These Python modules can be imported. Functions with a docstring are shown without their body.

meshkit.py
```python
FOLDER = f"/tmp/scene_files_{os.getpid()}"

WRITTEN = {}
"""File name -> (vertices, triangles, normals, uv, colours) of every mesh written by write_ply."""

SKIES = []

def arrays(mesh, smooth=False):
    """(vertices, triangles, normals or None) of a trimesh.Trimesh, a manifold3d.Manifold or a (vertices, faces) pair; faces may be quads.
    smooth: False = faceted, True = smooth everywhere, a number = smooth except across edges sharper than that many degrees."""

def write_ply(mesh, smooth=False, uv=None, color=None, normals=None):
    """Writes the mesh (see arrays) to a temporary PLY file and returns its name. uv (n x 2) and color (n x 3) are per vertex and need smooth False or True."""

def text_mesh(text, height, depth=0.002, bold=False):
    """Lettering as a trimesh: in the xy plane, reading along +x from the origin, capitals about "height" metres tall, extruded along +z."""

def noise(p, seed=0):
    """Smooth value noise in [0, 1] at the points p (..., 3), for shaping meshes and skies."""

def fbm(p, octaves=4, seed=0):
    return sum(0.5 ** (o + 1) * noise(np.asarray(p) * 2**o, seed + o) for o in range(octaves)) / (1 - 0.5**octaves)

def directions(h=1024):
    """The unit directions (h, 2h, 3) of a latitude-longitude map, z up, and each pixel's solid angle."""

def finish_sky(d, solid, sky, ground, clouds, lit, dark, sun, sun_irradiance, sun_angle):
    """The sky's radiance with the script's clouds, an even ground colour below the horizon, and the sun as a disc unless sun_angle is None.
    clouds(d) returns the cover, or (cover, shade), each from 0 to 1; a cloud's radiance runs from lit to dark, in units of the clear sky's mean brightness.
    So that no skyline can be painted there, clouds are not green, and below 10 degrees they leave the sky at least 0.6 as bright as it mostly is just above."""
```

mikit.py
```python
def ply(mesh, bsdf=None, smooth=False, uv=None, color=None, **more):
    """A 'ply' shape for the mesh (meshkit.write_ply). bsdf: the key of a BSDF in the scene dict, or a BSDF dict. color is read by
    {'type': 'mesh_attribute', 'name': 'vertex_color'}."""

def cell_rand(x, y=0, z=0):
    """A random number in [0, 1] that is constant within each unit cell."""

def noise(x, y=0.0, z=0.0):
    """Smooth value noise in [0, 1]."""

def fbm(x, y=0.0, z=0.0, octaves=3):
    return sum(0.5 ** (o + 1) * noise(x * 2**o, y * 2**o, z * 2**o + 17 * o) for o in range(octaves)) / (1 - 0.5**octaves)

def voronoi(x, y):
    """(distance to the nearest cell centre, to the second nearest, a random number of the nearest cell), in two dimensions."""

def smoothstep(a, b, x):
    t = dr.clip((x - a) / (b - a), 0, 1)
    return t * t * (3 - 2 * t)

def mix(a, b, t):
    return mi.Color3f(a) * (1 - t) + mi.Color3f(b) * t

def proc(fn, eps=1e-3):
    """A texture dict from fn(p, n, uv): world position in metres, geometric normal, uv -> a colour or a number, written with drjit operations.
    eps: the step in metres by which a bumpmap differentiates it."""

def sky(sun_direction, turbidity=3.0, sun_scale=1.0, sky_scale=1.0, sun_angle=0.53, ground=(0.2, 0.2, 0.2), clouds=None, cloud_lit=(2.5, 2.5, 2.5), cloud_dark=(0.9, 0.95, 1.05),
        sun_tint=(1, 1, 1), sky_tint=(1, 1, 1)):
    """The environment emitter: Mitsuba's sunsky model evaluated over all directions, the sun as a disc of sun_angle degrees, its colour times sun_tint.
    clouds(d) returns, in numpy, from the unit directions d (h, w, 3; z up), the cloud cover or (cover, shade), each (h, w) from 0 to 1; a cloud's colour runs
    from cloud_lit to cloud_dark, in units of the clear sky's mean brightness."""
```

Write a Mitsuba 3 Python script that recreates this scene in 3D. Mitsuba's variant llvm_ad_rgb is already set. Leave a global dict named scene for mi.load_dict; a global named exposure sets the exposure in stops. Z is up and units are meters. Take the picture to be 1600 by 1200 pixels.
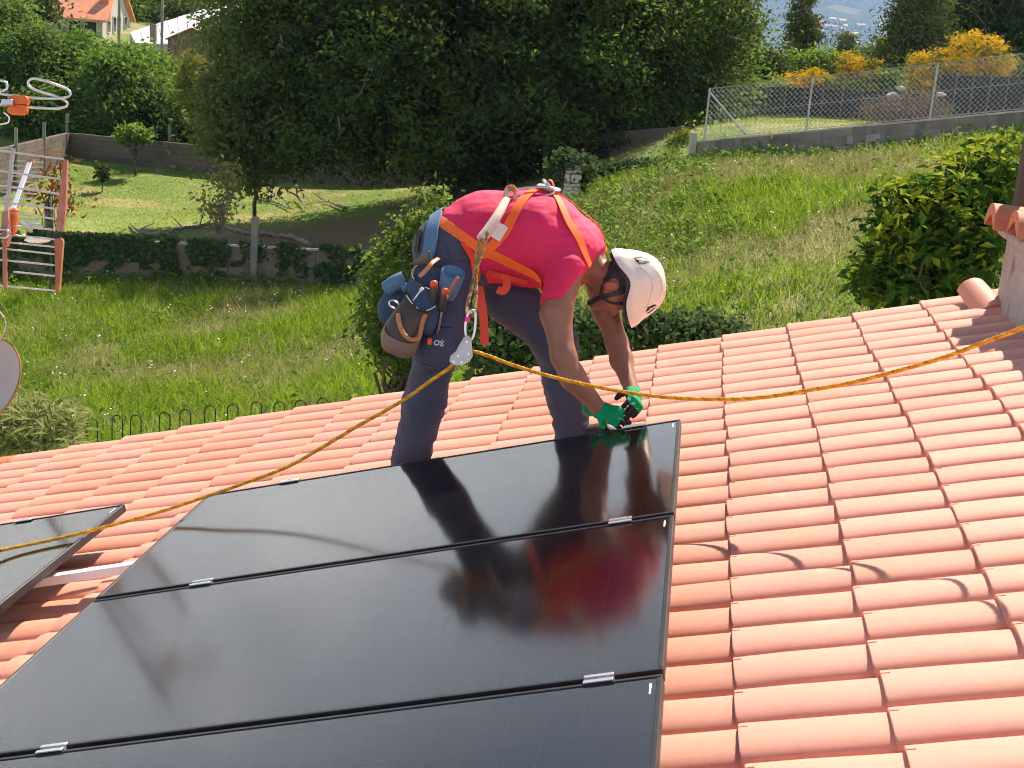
import math, random
import numpy as np
import trimesh
import manifold3d as m3
import drjit as dr
import mitsuba as mi
import mikit, meshkit
from mikit import proc, noise, fbm, voronoi, cell_rand, smoothstep, mix

# ------------------------------------------------------------------ camera, sun, sky, exposure
CAM_Z = 7.0
EYE = np.array([0.0, 0.0, CAM_Z])
RIGHT = np.array([0.99671865, 0.02045955, 0.07831568])
UP = np.array([-0.08094405, 0.25193222, 0.96435378])
FWD = np.array([0.0, 0.96752858, -0.25276162])
FOC = 2167.43                                   # focal length for a picture 1600 wide
scene, labels = {}, {}
HAZE = 0.00008
scene['haze_air'] = {'type': 'homogeneous', 'albedo': {'type': 'rgb', 'value': [0.80, 0.92, 1.0]},
                     'sigma_t': {'type': 'rgb', 'value': [HAZE * 0.45, HAZE * 0.95, HAZE * 1.9]}}
scene['camera'] = {
    'type': 'perspective', 'fov': 2 * math.degrees(math.atan(800 / FOC)), 'fov_axis': 'x', 'near_clip': 0.05, 'far_clip': 30000.0,
    'to_world': mi.ScalarTransform4f().look_at(origin=EYE.tolist(), target=(EYE + FWD).tolist(), up=UP.tolist()),
    'medium': {'type': 'ref', 'id': 'haze_air'}}
SUN_AZ, SUN_EL = math.radians(27.0), math.radians(49.0)
SUN = np.array([math.sin(SUN_AZ) * math.cos(SUN_EL), math.cos(SUN_AZ) * math.cos(SUN_EL), math.sin(SUN_EL)])


def cloud_cover(d):
    """Fair-weather cloud: broken layers, thicker towards the horizon, the same all round."""
    z = np.maximum(d[..., 2], 0.03)
    q = np.stack([d[..., 0] / (z + 0.25), d[..., 1] / (z + 0.25), 0 * z], -1)
    n = meshkit.fbm(q * 2.1 + 7.3, 5, 3)
    s = meshkit.fbm(q * 3.7 + 1.7, 4, 9)
    veil = 0.85 * np.exp(-(d[..., 2] / 0.37) ** 2)
    return np.clip(np.maximum(n - 0.58, 0) * 4.0 + veil * (0.55 + 0.9 * n), 0, 0.95), np.clip((s - 0.46) * 3.0, 0, 1)


scene['sky_light'] = mikit.sky(SUN.tolist(), turbidity=3.0, sky_scale=0.47, sun_tint=(0.97, 1.0, 1.10), clouds=cloud_cover, cloud_lit=(6.2, 6.25, 6.5), cloud_dark=(3.2, 3.25, 3.5))
exposure = 2.8

# ------------------------------------------------------------------ helpers
rng = np.random.default_rng(11)
random.seed(5)


def at(px, py, t=None, Y=None):
    """World point seen at the photograph's pixel (1600 wide), t metres in front of the camera or at world depth Y."""
    d = FWD + (px - 800) / FOC * RIGHT - (py - 600) / FOC * UP
    return EYE + d * (t if t is not None else Y / d[1])


def pix(X):
    X = np.atleast_2d(np.asarray(X, float)) - EYE
    z = np.maximum(X @ FWD, 1e-6)
    return np.stack([800 + FOC * (X @ RIGHT) / z, 600 - FOC * (X @ UP) / z], -1)


_used = {}


def key_for(name):
    n = _used.get(name, 0)
    _used[name] = n + 1
    return name if n == 0 else f'{name}_{n:03d}'


def ref(k):
    return {'type': 'ref', 'id': k}


def obj(name, mesh, mat, parent=None, smooth=False, label=None, category=None, group=None, kind=None, **kw):
    key = key_for(name if parent is None else parent + '__' + name)
    if isinstance(mesh, dict):
        scene[key] = {**mesh, 'bsdf': ref(mat), **kw}
    else:
        scene[key] = mikit.ply(mesh, mat, smooth, **kw)
    tag(key, label, category, group, kind)
    return key


def tag(key, label=None, category=None, group=None, kind=None):
    d = {k: v for k, v in dict(label=label, category=category, group=group, kind=kind).items() if v}
    if d:
        labels.setdefault(key, {}).update(d)
    return key


def thing(name, label, category, group=None):
    return tag(key_for(name), label, category, group)


def cat_mesh(ms):
    vs, fs, n = [], [], 0
    for m in ms:
        if hasattr(m, 'vertices'):
            v, f = np.asarray(m.vertices), np.asarray(m.faces)
        else:
            v, f = np.asarray(m[0], float), np.asarray(m[1], int)
            if f.shape[1] == 4:
                f = np.vstack([f[:, [0, 1, 2]], f[:, [0, 2, 3]]])
        vs.append(v); fs.append(f + n); n += len(v)
    return np.vstack(vs), np.vstack(fs)


def unit(v):
    v = np.asarray(v, float)
    return v / np.maximum(np.linalg.norm(v, axis=-1, keepdims=True), 1e-12)


def frame(z, hint=(0, 0, 1)):
    z = unit(z)
    h = np.asarray(hint, float)
    if abs(z @ unit(h)) > 0.97:
        h = np.array([1.0, 0.3, 0])
    x = unit(np.cross(h, z))
    return x, np.cross(z, x), z


def box(c, s, axes=None, bevel=0.0):
    """Box of full size s about c along the given three axes, its edges chamfered."""
    s = np.asarray(s, float) / 2
    if bevel > 0:
        b = min(bevel, s.min() * 0.45)
        pts = []
        for sx in (-1, 1):
            for sy in (-1, 1):
                for sz in (-1, 1):
                    g = np.array([sx, sy, sz])
                    for k in range(3):
                        q = g * s
                        q = q - g * b
                        q[k] += g[k] * b
                        pts.append(q)
        m = trimesh.convex.convex_hull(np.array(pts))
    else:
        m = trimesh.creation.box(2 * s)
    v = np.asarray(m.vertices)
    if axes is not None:
        v = v @ np.asarray(axes)
    return v + np.asarray(c), np.asarray(m.faces)


def resample(pts, step):
    pts = np.asarray(pts, float)
    d = np.r_[0, np.cumsum(np.linalg.norm(np.diff(pts, axis=0), axis=1))]
    n = max(2, int(d[-1] / step) + 1)
    s = np.linspace(0, d[-1], n)
    return np.stack([np.interp(s, d, pts[:, k]) for k in range(pts.shape[1])], -1)


def spline(pts, step):
    """Catmull-Rom through the points, resampled evenly."""
    p = np.asarray(pts, float)
    p = np.vstack([2 * p[0] - p[1], p, 2 * p[-1] - p[-2]])
    out = []
    for i in range(1, len(p) - 2):
        t = np.linspace(0, 1, 24, endpoint=False)[:, None]
        a, b, c, d = p[i - 1:i + 3]
        out.append(0.5 * (2 * b + (c - a) * t + (2 * a - 5 * b + 4 * c - d) * t ** 2 + (3 * b - a - 3 * c + d) * t ** 3))
    return resample(np.vstack(out + [p[-2:-1]]), step)


def transport(p):
    t = unit(np.gradient(p, axis=0))
    x = frame(t[0])[0]
    X = []
    for k in range(len(p)):
        x = unit(x - (x @ t[k]) * t[k])
        X.append(x)
    X = np.array(X)
    return t, X, np.cross(t, X)


def tube(pts, r, sides=8, lobes=0, twist=0.0, depth=0.0, phase=0.0, closed=False):
    """Swept tube with end caps; lobes and twist make laid rope."""
    p = np.asarray(pts, float)
    t, X, Yv = transport(p)
    r = np.broadcast_to(r, (len(p),))
    d = np.r_[0, np.cumsum(np.linalg.norm(np.diff(p, axis=0), axis=1))]
    a = np.arange(sides) * 2 * np.pi / sides
    rad = r[:, None] * np.ones(sides)
    if lobes:
        rad = rad * (1 - depth + depth * np.abs(np.cos(lobes / 2 * (a[None] - twist * d[:, None]))) * 1.0)
    v = p[:, None] + rad[..., None] * (np.cos(a + phase)[None, :, None] * X[:, None] + np.sin(a + phase)[None, :, None] * Yv[:, None])
    n = len(p)
    i, j = np.meshgrid(np.arange(n - 1), np.arange(sides), indexing='ij')
    q = np.stack([i * sides + j, i * sides + (j + 1) % sides, (i + 1) * sides + (j + 1) % sides, (i + 1) * sides + j], -1).reshape(-1, 4)
    f = np.vstack([q[:, [0, 1, 2]], q[:, [0, 2, 3]]])
    v = v.reshape(-1, 3)
    m = len(v)
    v = np.vstack([v, p[0], p[-1]])
    k = np.arange(sides)
    f = np.vstack([f, np.stack([np.full(sides, m), (k + 1) % sides, k], -1), np.stack([np.full(sides, m + 1), (n - 1) * sides + k, (n - 1) * sides + (k + 1) % sides], -1)])
    return v, f


def loft(rings, cap0=True, cap1=True):
    """Skin through rings of equal point count (list of (n,3))."""
    R = np.array(rings)
    n, s = R.shape[:2]
    i, j = np.meshgrid(np.arange(n - 1), np.arange(s), indexing='ij')
    q = np.stack([i * s + j, i * s + (j + 1) % s, (i + 1) * s + (j + 1) % s, (i + 1) * s + j], -1).reshape(-1, 4)
    f = [q[:, [0, 1, 2]], q[:, [0, 2, 3]]]
    v = [R.reshape(-1, 3)]
    m = n * s
    k = np.arange(s)
    if cap0:
        v.append(R[0].mean(0)[None]); f.append(np.stack([np.full(s, m), (k + 1) % s, k], -1)); m += 1
    if cap1:
        v.append(R[-1].mean(0)[None]); f.append(np.stack([np.full(s, m), (n - 1) * s + k, (n - 1) * s + (k + 1) % s], -1))
    return np.vstack(v), np.vstack(f)


def ribbon(pts, nrm, width, thick):
    """Flat strap along pts lying on a surface with normals nrm."""
    p = np.asarray(pts, float)
    t = unit(np.gradient(p, axis=0))
    n = unit(nrm - (nrm * t).sum(-1, keepdims=True) * t)
    s = np.cross(t, n)
    w = np.broadcast_to(width, (len(p),))[:, None] / 2
    e = 0.35 * thick
    prof = [(-1, -thick * .5, 0), (1, -thick * .5, 0), (1, thick * .5 - e, 0), (1, thick * .5, -e), (-1, thick * .5, -e), (-1, thick * .5 - e, 0)]
    rings = np.stack([p + s * (sgn * w + np.sign(sgn) * dx) + n * h for sgn, h, dx in prof], 1)
    return loft(list(rings))


def ellipse(c, ax, ay, n=24, power=2.0):
    a = np.arange(n) * 2 * np.pi / n
    ca, sa = np.cos(a), np.sin(a)
    e = 2 / power
    return np.asarray(c) + (np.sign(ca) * np.abs(ca) ** e)[:, None] * np.asarray(ax) + (np.sign(sa) * np.abs(sa) ** e)[:, None] * np.asarray(ay)


def surface_nets(S, lo, h):
    """Quads of the zero surface of the samples S on a grid."""
    S = np.asarray(S, np.float32)
    ins = S < 0
    nx, ny, nz = S.shape
    c = [(i, j, k) for i in (0, 1) for j in (0, 1) for k in (0, 1)]
    sl = lambda A, o: A[o[0]:nx - 1 + o[0], o[1]:ny - 1 + o[1], o[2]:nz - 1 + o[2]]
    cnt = sum(sl(ins, o).astype(np.int8) for o in c)
    act = (cnt > 0) & (cnt < 8)
    ix = np.argwhere(act)
    num = np.zeros((len(ix), 3)); den = np.zeros(len(ix))
    val = {o: S[ix[:, 0] + o[0], ix[:, 1] + o[1], ix[:, 2] + o[2]] for o in c}
    for a in c:
        for b in c:
            if a < b and sum(abs(x - y) for x, y in zip(a, b)) == 1:
                va, vb = val[a], val[b]
                m = (va < 0) != (vb < 0)
                t = np.where(m, va / np.where(m, va - vb, 1), 0)
                num += np.where(m[:, None], np.array(a) + t[:, None] * (np.array(b) - np.array(a)), 0)
                den += m
    v = np.asarray(lo) + (ix + num / den[:, None]) * h
    idx = np.full(act.shape, -1, np.int64)
    idx[tuple(ix.T)] = np.arange(len(ix))
    F = []
    for ax in range(3):
        b, d = (ax + 1) % 3, (ax + 2) % 3
        s0 = [slice(None)] * 3; s1 = [slice(None)] * 3
        s0[ax] = slice(0, -1); s1[ax] = slice(1, None)
        for q in (b, d):
            s0[q] = s1[q] = slice(1, -1)
        i0, i1 = ins[tuple(s0)], ins[tuple(s1)]
        for flip, mask in ((False, i0 & ~i1), (True, ~i0 & i1)):
            e = np.argwhere(mask)
            if not len(e):
                continue
            e[:, b] += 1; e[:, d] += 1
            def cell(ob, od):
                g = e.copy(); g[:, b] -= ob; g[:, d] -= od
                return idx[tuple(g.T)]
            q = np.stack([cell(1, 1), cell(0, 1), cell(0, 0), cell(1, 0)], -1)
            F.append(q[:, ::-1] if flip else q)
    F = np.vstack(F)
    return v, np.vstack([F[:, [0, 1, 2]], F[:, [0, 2, 3]]])


def mesh_sdf(fn, lo, hi, h, smooth=2):
    lo, hi = np.asarray(lo, float), np.asarray(hi, float)
    n = np.ceil((hi - lo) / h).astype(int) + 1
    g = np.stack(np.meshgrid(*[lo[k] + h * np.arange(n[k]) for k in range(3)], indexing='ij'), -1).astype(np.float32)
    S = fn(g.reshape(-1, 3)).reshape(n)
    v, f = surface_nets(S, lo, h)
    e = np.vstack([f[:, [0, 1]], f[:, [1, 2]], f[:, [2, 0]]])
    for _ in range(smooth):
        for w in (0.5, -0.51):
            acc, cnt = np.zeros_like(v), np.zeros(len(v))
            for p, q in ((0, 1), (1, 0)):
                np.add.at(acc, e[:, p], v[e[:, q]]); np.add.at(cnt, e[:, p], 1)
            v = v + w * (acc / np.maximum(cnt, 1)[:, None] - v)
    return v, f


def cap(P, a, b, ra, rb):
    a = np.asarray(a, np.float32); ba = np.asarray(b, np.float32) - a
    pa = P - a
    h = np.clip(pa @ ba / max(float(ba @ ba), 1e-12), 0, 1)
    return np.linalg.norm(pa - h[:, None] * ba, axis=1) - (ra + (rb - ra) * h)


def ellip(P, c, axes, r):
    q = (P - np.asarray(c, np.float32)) @ np.asarray(axes, np.float32).T
    r = np.asarray(r, np.float32)
    k0 = np.linalg.norm(q / r, axis=1); k1 = np.linalg.norm(q / (r * r), axis=1)
    return k0 * (k0 - 1) / np.maximum(k1, 1e-9)


def smin(a, b, k):
    h = np.maximum(k - np.abs(a - b), 0) / k
    return np.minimum(a, b) - h * h * k * 0.25


def smax(a, b, k):
    return -smin(-a, -b, k)


def chain(P, pts, k=0.05):
    """Smooth union of capsules through [(point, radius), ...]."""
    d = None
    for (a, ra), (b, rb) in zip(pts[:-1], pts[1:]):
        e = cap(P, a, b, ra, rb)
        d = e if d is None else smin(d, e, k)
    return d


def on_surface(fn, pts, lift=0.0, it=12):
    """Move the points onto the surface fn = lift; returns points and normals."""
    p = np.asarray(pts, float).copy()
    e = 2e-3
    for _ in range(it):
        g = np.stack([fn((p + e * np.eye(3)[k]).astype(np.float32)) - fn((p - e * np.eye(3)[k]).astype(np.float32)) for k in range(3)], -1)
        n = unit(g)
        p = p - n * np.clip(fn(p.astype(np.float32)) - lift, -0.05, 0.05)[:, None]
    return p, n


def ribbon_facing(fn, pts, width, thick, lift=0.003, step=0.02):
    """Strap laid along pts on the surface fn."""
    q = spline(pts, step)
    p, n = on_surface(fn, q, lift)
    for _ in range(3):
        p[1:-1] = 0.5 * p[1:-1] + 0.25 * (p[:-2] + p[2:])
        n[1:-1] = unit(0.5 * n[1:-1] + 0.25 * (n[:-2] + n[2:]))
    return ribbon(p, n, width, thick)


def leaves(c, nrm, size, r, aspect=0.5, fold=0.25, droop=0.0):
    """One folded leaf (four triangles' worth of shape in two) per point c: base, two sides, tip."""
    n = len(c)
    nrm = unit(nrm)
    a = unit(np.cross(nrm, unit(r.normal(size=(n, 3)))))
    b = np.cross(nrm, a)
    s = np.broadcast_to(size, (n,))[:, None]
    base = c - a * s * 0.5
    tip = c + a * s * 0.5 - nrm * s * droop
    mid = c + nrm * s * fold * 0.5
    l = mid - a * s * 0.04 + b * s * aspect * 0.5
    q = mid - a * s * 0.04 - b * s * aspect * 0.5
    keel = c - nrm * s * fold * 0.12
    v = np.stack([base, l, tip, q, keel], 1).reshape(-1, 3)
    k = 5 * np.arange(n)[:, None]
    return v, k, n


def leaf_mesh(c, nrm, size, r, aspect=0.5, fold=0.25, droop=0.0, quads=True):
    v, k, n = leaves(c, nrm, size, r, aspect, fold, droop)
    if quads:                                     # two triangles meeting in the fold
        f = np.concatenate([k + [0, 2, 1], k + [0, 3, 2]], 0)
    else:                                         # four triangles with a keel
        f = np.concatenate([k + [0, 4, 1], k + [4, 2, 1], k + [0, 3, 4], k + [4, 3, 2]], 0)
    return v, f


def foliage(blobs, n, size, r, cluster=0.45, per=26, aspect=0.5, up=0.5, shell=0.55, gap=0.25, seed=0, fold=0.25, droop=0.1, quads=True, freq=0.5):
    """Leaves in clumps through a crown made of ellipsoids [(centre, radii)]; noise leaves gaps."""
    vol = np.array([np.prod(b[1]) ** (2 / 3.) for b in blobs]); vol /= vol.sum()
    nc = max(4, n // per)
    which = r.choice(len(blobs), nc * 2, p=vol)
    d = unit(r.normal(size=(nc * 2, 3)))
    rad = shell + (1 - shell) * r.random(nc * 2) ** 0.6
    inner = r.random(nc * 2) < 0.25
    rad[inner] *= r.random(inner.sum()) ** 0.4
    C = np.array([b[0] for b in blobs])[which] + d * rad[:, None] * np.array([b[1] for b in blobs])[which]
    keep = meshkit.fbm(C * freq + seed * 3.1, 3, seed) > gap
    C, d = C[keep][:nc], d[keep][:nc]
    cl = cluster * (0.6 + 0.8 * r.random(len(C)))
    off = r.normal(size=(len(C), per, 3)) * cl[:, None, None] * np.array([1, 1, 0.6])
    p = (C[:, None] + off).reshape(-1, 3)
    tilt = np.repeat(unit(r.normal(size=(len(C), 3)) + np.array([0, 0, up])), per, 0)
    nn = unit(r.normal(size=(len(p), 3)) * 0.55 + np.array([0, 0, up * 1.1]) + np.repeat(d, per, 0) * 0.5 + tilt * 0.8)
    s = size * (0.6 + 0.8 * r.random(len(p)))
    return leaf_mesh(p, nn, s, r, aspect, fold, droop, quads)


def branches(base, tips, r0, r, wob=0.12, r1=0.02, sides=6, seg=7):
    ms = []
    for tp in tips:
        base_ = np.asarray(base, float)
        k = np.linspace(0, 1, seg)[:, None]
        p = base_ + (np.asarray(tp) - base_) * k
        L = np.linalg.norm(np.asarray(tp) - base_)
        p[1:-1] += r.normal(size=(seg - 2, 3)) * L * wob * 0.35
        p[:, 2] += (np.sin(np.pi * k[:, 0])) * L * 0.06
        ms.append(tube(p, r0 + (r1 - r0) * k[:, 0] ** 0.8, sides))
    return ms

# ------------------------------------------------------------------ materials
def mat(name, d):
    scene['m_' + name] = d


def princ(name, col, rough=0.6, two=True, bump=None, **kw):
    c = col if isinstance(col, dict) else {'type': 'rgb', 'value': list(col)}
    b = {'type': 'principled', 'base_color': c, 'roughness': rough, **kw}
    if bump:
        b = {'type': 'bumpmap', 'arbitrary': mikit.proc(bump[0], bump[1]), 'scale': bump[2], 'bsdf': b}
    mat(name, {'type': 'twosided', 'bsdf': b} if two else b)


def speck(p, s, lo, hi):
    return smoothstep(lo, hi, noise(p.x * s, p.y * s, p.z * s))


def tile_col(base, k):
    def fn(p, n, uv):
        a = fbm(p.x * 3 + k, p.y * 3, p.z * 3, 3)
        fine = noise(p.x * 90, p.y * 90, p.z * 90)
        c = mix([b * 0.94 for b in base], [min(b * 1.05, 0.95) for b in base], a)
        c = c * (0.98 + 0.04 * fine)
        pale = smoothstep(0.66, 0.8, fbm(p.x * 7 + 9 * k, p.y * 11, p.z * 7, 3)) * 0.18
        c = mix(c, [0.72, 0.5, 0.4], pale)
        spot = smoothstep(0.80, 0.88, noise(p.x * 23 + k, p.y * 23, p.z * 23)) * smoothstep(0.5, 0.75, noise(p.x * 2.3, p.y * 2.3, k)) * 0.12
        return mix(c, [0.30, 0.17, 0.12], spot)
    return proc(fn)


TILE = [(0.585, 0.272, 0.200), (0.56, 0.252, 0.180), (0.61, 0.292, 0.218), (0.585, 0.280, 0.210)]
for k, b in enumerate(TILE):
    princ(f'tile{k}', tile_col(b, k * 5.3), 0.62, specular=0.35)
princ('old_tile', tile_col((0.46, 0.16, 0.085), 2.2), 0.7)
princ('deck', (0.16, 0.09, 0.06), 0.9)


def lnoise(a, b, s, rgb2=None, s2=6.0):
    """Leaf or grass colour: patches from a to b, each leaf a little its own."""
    def fn(p, n, uv):
        w = 0.55 * cell_rand(p.x * s, p.y * s, p.z * s) + 0.6 * fbm(p.x / s2, p.y / s2, p.z / s2, 2) - 0.1
        c = mix(a, b, dr.clip(w, 0, 1))
        if rgb2 is not None:
            c = mix(c, rgb2, smoothstep(0.90, 0.93, cell_rand(p.x * s + 31, p.y * s, p.z * s)))
        return c
    return proc(fn)


def leafmat(name, a, b, s=8.0, trans=0.75, rough=0.45, rgb2=None, s2=2.0):
    mat(name, {'type': 'principledthin', 'base_color': lnoise(a, b, s, rgb2, s2), 'roughness': rough, 'diff_trans': trans, 'spec_trans': 0.0, 'eta': 1.4})


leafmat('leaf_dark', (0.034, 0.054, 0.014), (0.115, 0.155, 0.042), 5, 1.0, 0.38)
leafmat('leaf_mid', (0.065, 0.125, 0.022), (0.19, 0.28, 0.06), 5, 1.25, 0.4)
leafmat('leaf_pale', (0.09, 0.14, 0.035), (0.24, 0.28, 0.09), 5, 1.1)
leafmat('leaf_fresh', (0.08, 0.16, 0.025), (0.22, 0.33, 0.06), 7, 1.2, 0.4)
leafmat('leaf_yellow', (0.16, 0.20, 0.03), (0.30, 0.30, 0.06), 6, 0.7)
leafmat('leaf_laurel', (0.030, 0.080, 0.016), (0.095, 0.175, 0.026), 10, 0.9, 0.18, (0.20, 0.26, 0.03), 0.4)
leafmat('leaf_laurel_tip', (0.22, 0.30, 0.025), (0.36, 0.40, 0.04), 14, 0.9, 0.3)
leafmat('leaf_ivy', (0.035, 0.075, 0.022), (0.12, 0.18, 0.07), 12, 0.7, 0.25, (0.16, 0.2, 0.07), 0.6)
leafmat('leaf_bamboo', (0.20, 0.26, 0.07), (0.50, 0.50, 0.24), 20, 0.6, 0.35)
leafmat('leaf_euca', (0.075, 0.105, 0.030), (0.22, 0.23, 0.075), 3, 0.5)
leafmat('flower_broom', (0.58, 0.37, 0.02), (0.80, 0.56, 0.05), 6, 0.6)
leafmat('leaf_russet', (0.20, 0.18, 0.06), (0.38, 0.34, 0.13), 6, 0.6)
leafmat('leaf_red', (0.20, 0.05, 0.025), (0.34, 0.14, 0.06), 30, 0.6)
leafmat('grass_lush', (0.135, 0.24, 0.016), (0.28, 0.38, 0.042), 3, 1.0, 0.5, (0.33, 0.33, 0.14), 1.6)
leafmat('grass_dry', (0.19, 0.215, 0.06), (0.36, 0.33, 0.15), 3, 0.95, 0.55, (0.42, 0.36, 0.20), 1.8)
leafmat('grass_lawn', (0.22, 0.32, 0.022), (0.36, 0.41, 0.055), 2, 1.0, 0.55, (0.36, 0.33, 0.12), 2.0)
leafmat('flower_white', (0.75, 0.75, 0.7), (0.85, 0.85, 0.8), 3, 0.3)


def ground_col(p, n, uv):
    a = fbm(p.x * 0.35, p.y * 0.35, 0, 4)
    b = fbm(p.x * 2.6, p.y * 2.6, 3, 4)
    g = mix([0.07, 0.14, 0.02], [0.17, 0.22, 0.05], dr.clip(a * 1.5 - 0.25 + (b - 0.5) * 0.8, 0, 1))
    dry = smoothstep(0.50, 0.68, fbm(p.x * 0.55 + 40, p.y * 0.55, 5, 4))
    g = mix(g, [0.27, 0.23, 0.11], dry * 0.75)
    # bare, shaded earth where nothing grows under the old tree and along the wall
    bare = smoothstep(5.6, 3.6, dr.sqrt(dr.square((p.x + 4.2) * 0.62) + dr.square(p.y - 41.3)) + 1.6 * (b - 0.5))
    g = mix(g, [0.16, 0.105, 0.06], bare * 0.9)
    far = smoothstep(130, 600, p.y)
    f2 = mix([0.03, 0.055, 0.025], [0.085, 0.11, 0.05], smoothstep(0.45, 0.6, fbm(p.x * 0.011, p.y * 0.011, 1, 4)))
    return mix(g, f2, far)


princ('ground', proc(ground_col), 0.95, bump=(lambda p, n, uv: fbm(p.x * 9, p.y * 9, p.z * 9, 3), 0.02, 0.05))


def hill_col(p, n, uv):
    a = fbm(p.x * 0.004, p.y * 0.004, 2, 5)
    b = fbm(p.x * 0.03, p.y * 0.03, 4, 3)
    c = mix([0.010, 0.023, 0.020], [0.030, 0.048, 0.034], dr.clip(a * 1.6 - 0.4 + (b - 0.5) * 0.5, 0, 1))
    cl = smoothstep(1.0, 0.75, dr.sqrt(dr.square((p.x - CLEAR[0]) / CLEAR[2]) + dr.square((p.y - CLEAR[1]) / CLEAR[3])) + 0.7 * (b - 0.5))
    return mix(c, [0.10, 0.092, 0.065], cl * 0.7)


princ('hills', proc(hill_col), 1.0)


def block_col(p, n, uv):
    a = fbm(p.x * 1.7, p.y * 1.7, p.z * 5, 4)
    f = noise(p.x * 40, p.y * 40, p.z * 40)
    c = mix([0.15, 0.13, 0.115], [0.30, 0.27, 0.24], a) * (0.85 + 0.3 * f)
    st = smoothstep(0.55, 0.75, fbm(p.x * 3.1, p.y * 3.1, p.z * 0.7, 3))
    return mix(c, [0.09, 0.085, 0.07], st * 0.6)


princ('block', proc(block_col), 0.95)
princ('block_pale', proc(lambda p, n, uv: mix([0.26, 0.24, 0.215], [0.40, 0.37, 0.33], fbm(p.x * 2.7, p.y * 2.7, p.z * 6, 4))), 0.95)
princ('block_old', proc(lambda p, n, uv: mix([0.085, 0.068, 0.056], [0.19, 0.155, 0.125], fbm(p.x * 1.3, p.y * 1.3, p.z * 3, 4))), 0.95)
princ('mortar', proc(lambda p, n, uv: mix([0.13, 0.115, 0.10], [0.24, 0.21, 0.18], fbm(p.x * 5, p.y * 5, p.z * 5, 3))), 0.95)
princ('mortar_old', (0.065, 0.05, 0.04), 0.95)
princ('coping', proc(lambda p, n, uv: mix([0.34, 0.30, 0.25], [0.52, 0.47, 0.40], fbm(p.x * 4, p.y * 4, p.z * 4, 3))), 0.9)
princ('plaster_wall', proc(lambda p, n, uv: mix([0.11, 0.085, 0.062], [0.26, 0.21, 0.16], fbm(p.x * 1.5, p.y * 1.5, p.z * 4, 4))), 0.95)
princ('stone', proc(lambda p, n, uv: mix([0.38, 0.32, 0.27], [0.72, 0.66, 0.58], fbm(p.x * 6, p.y * 6, p.z * 9, 4))), 0.9)
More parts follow.
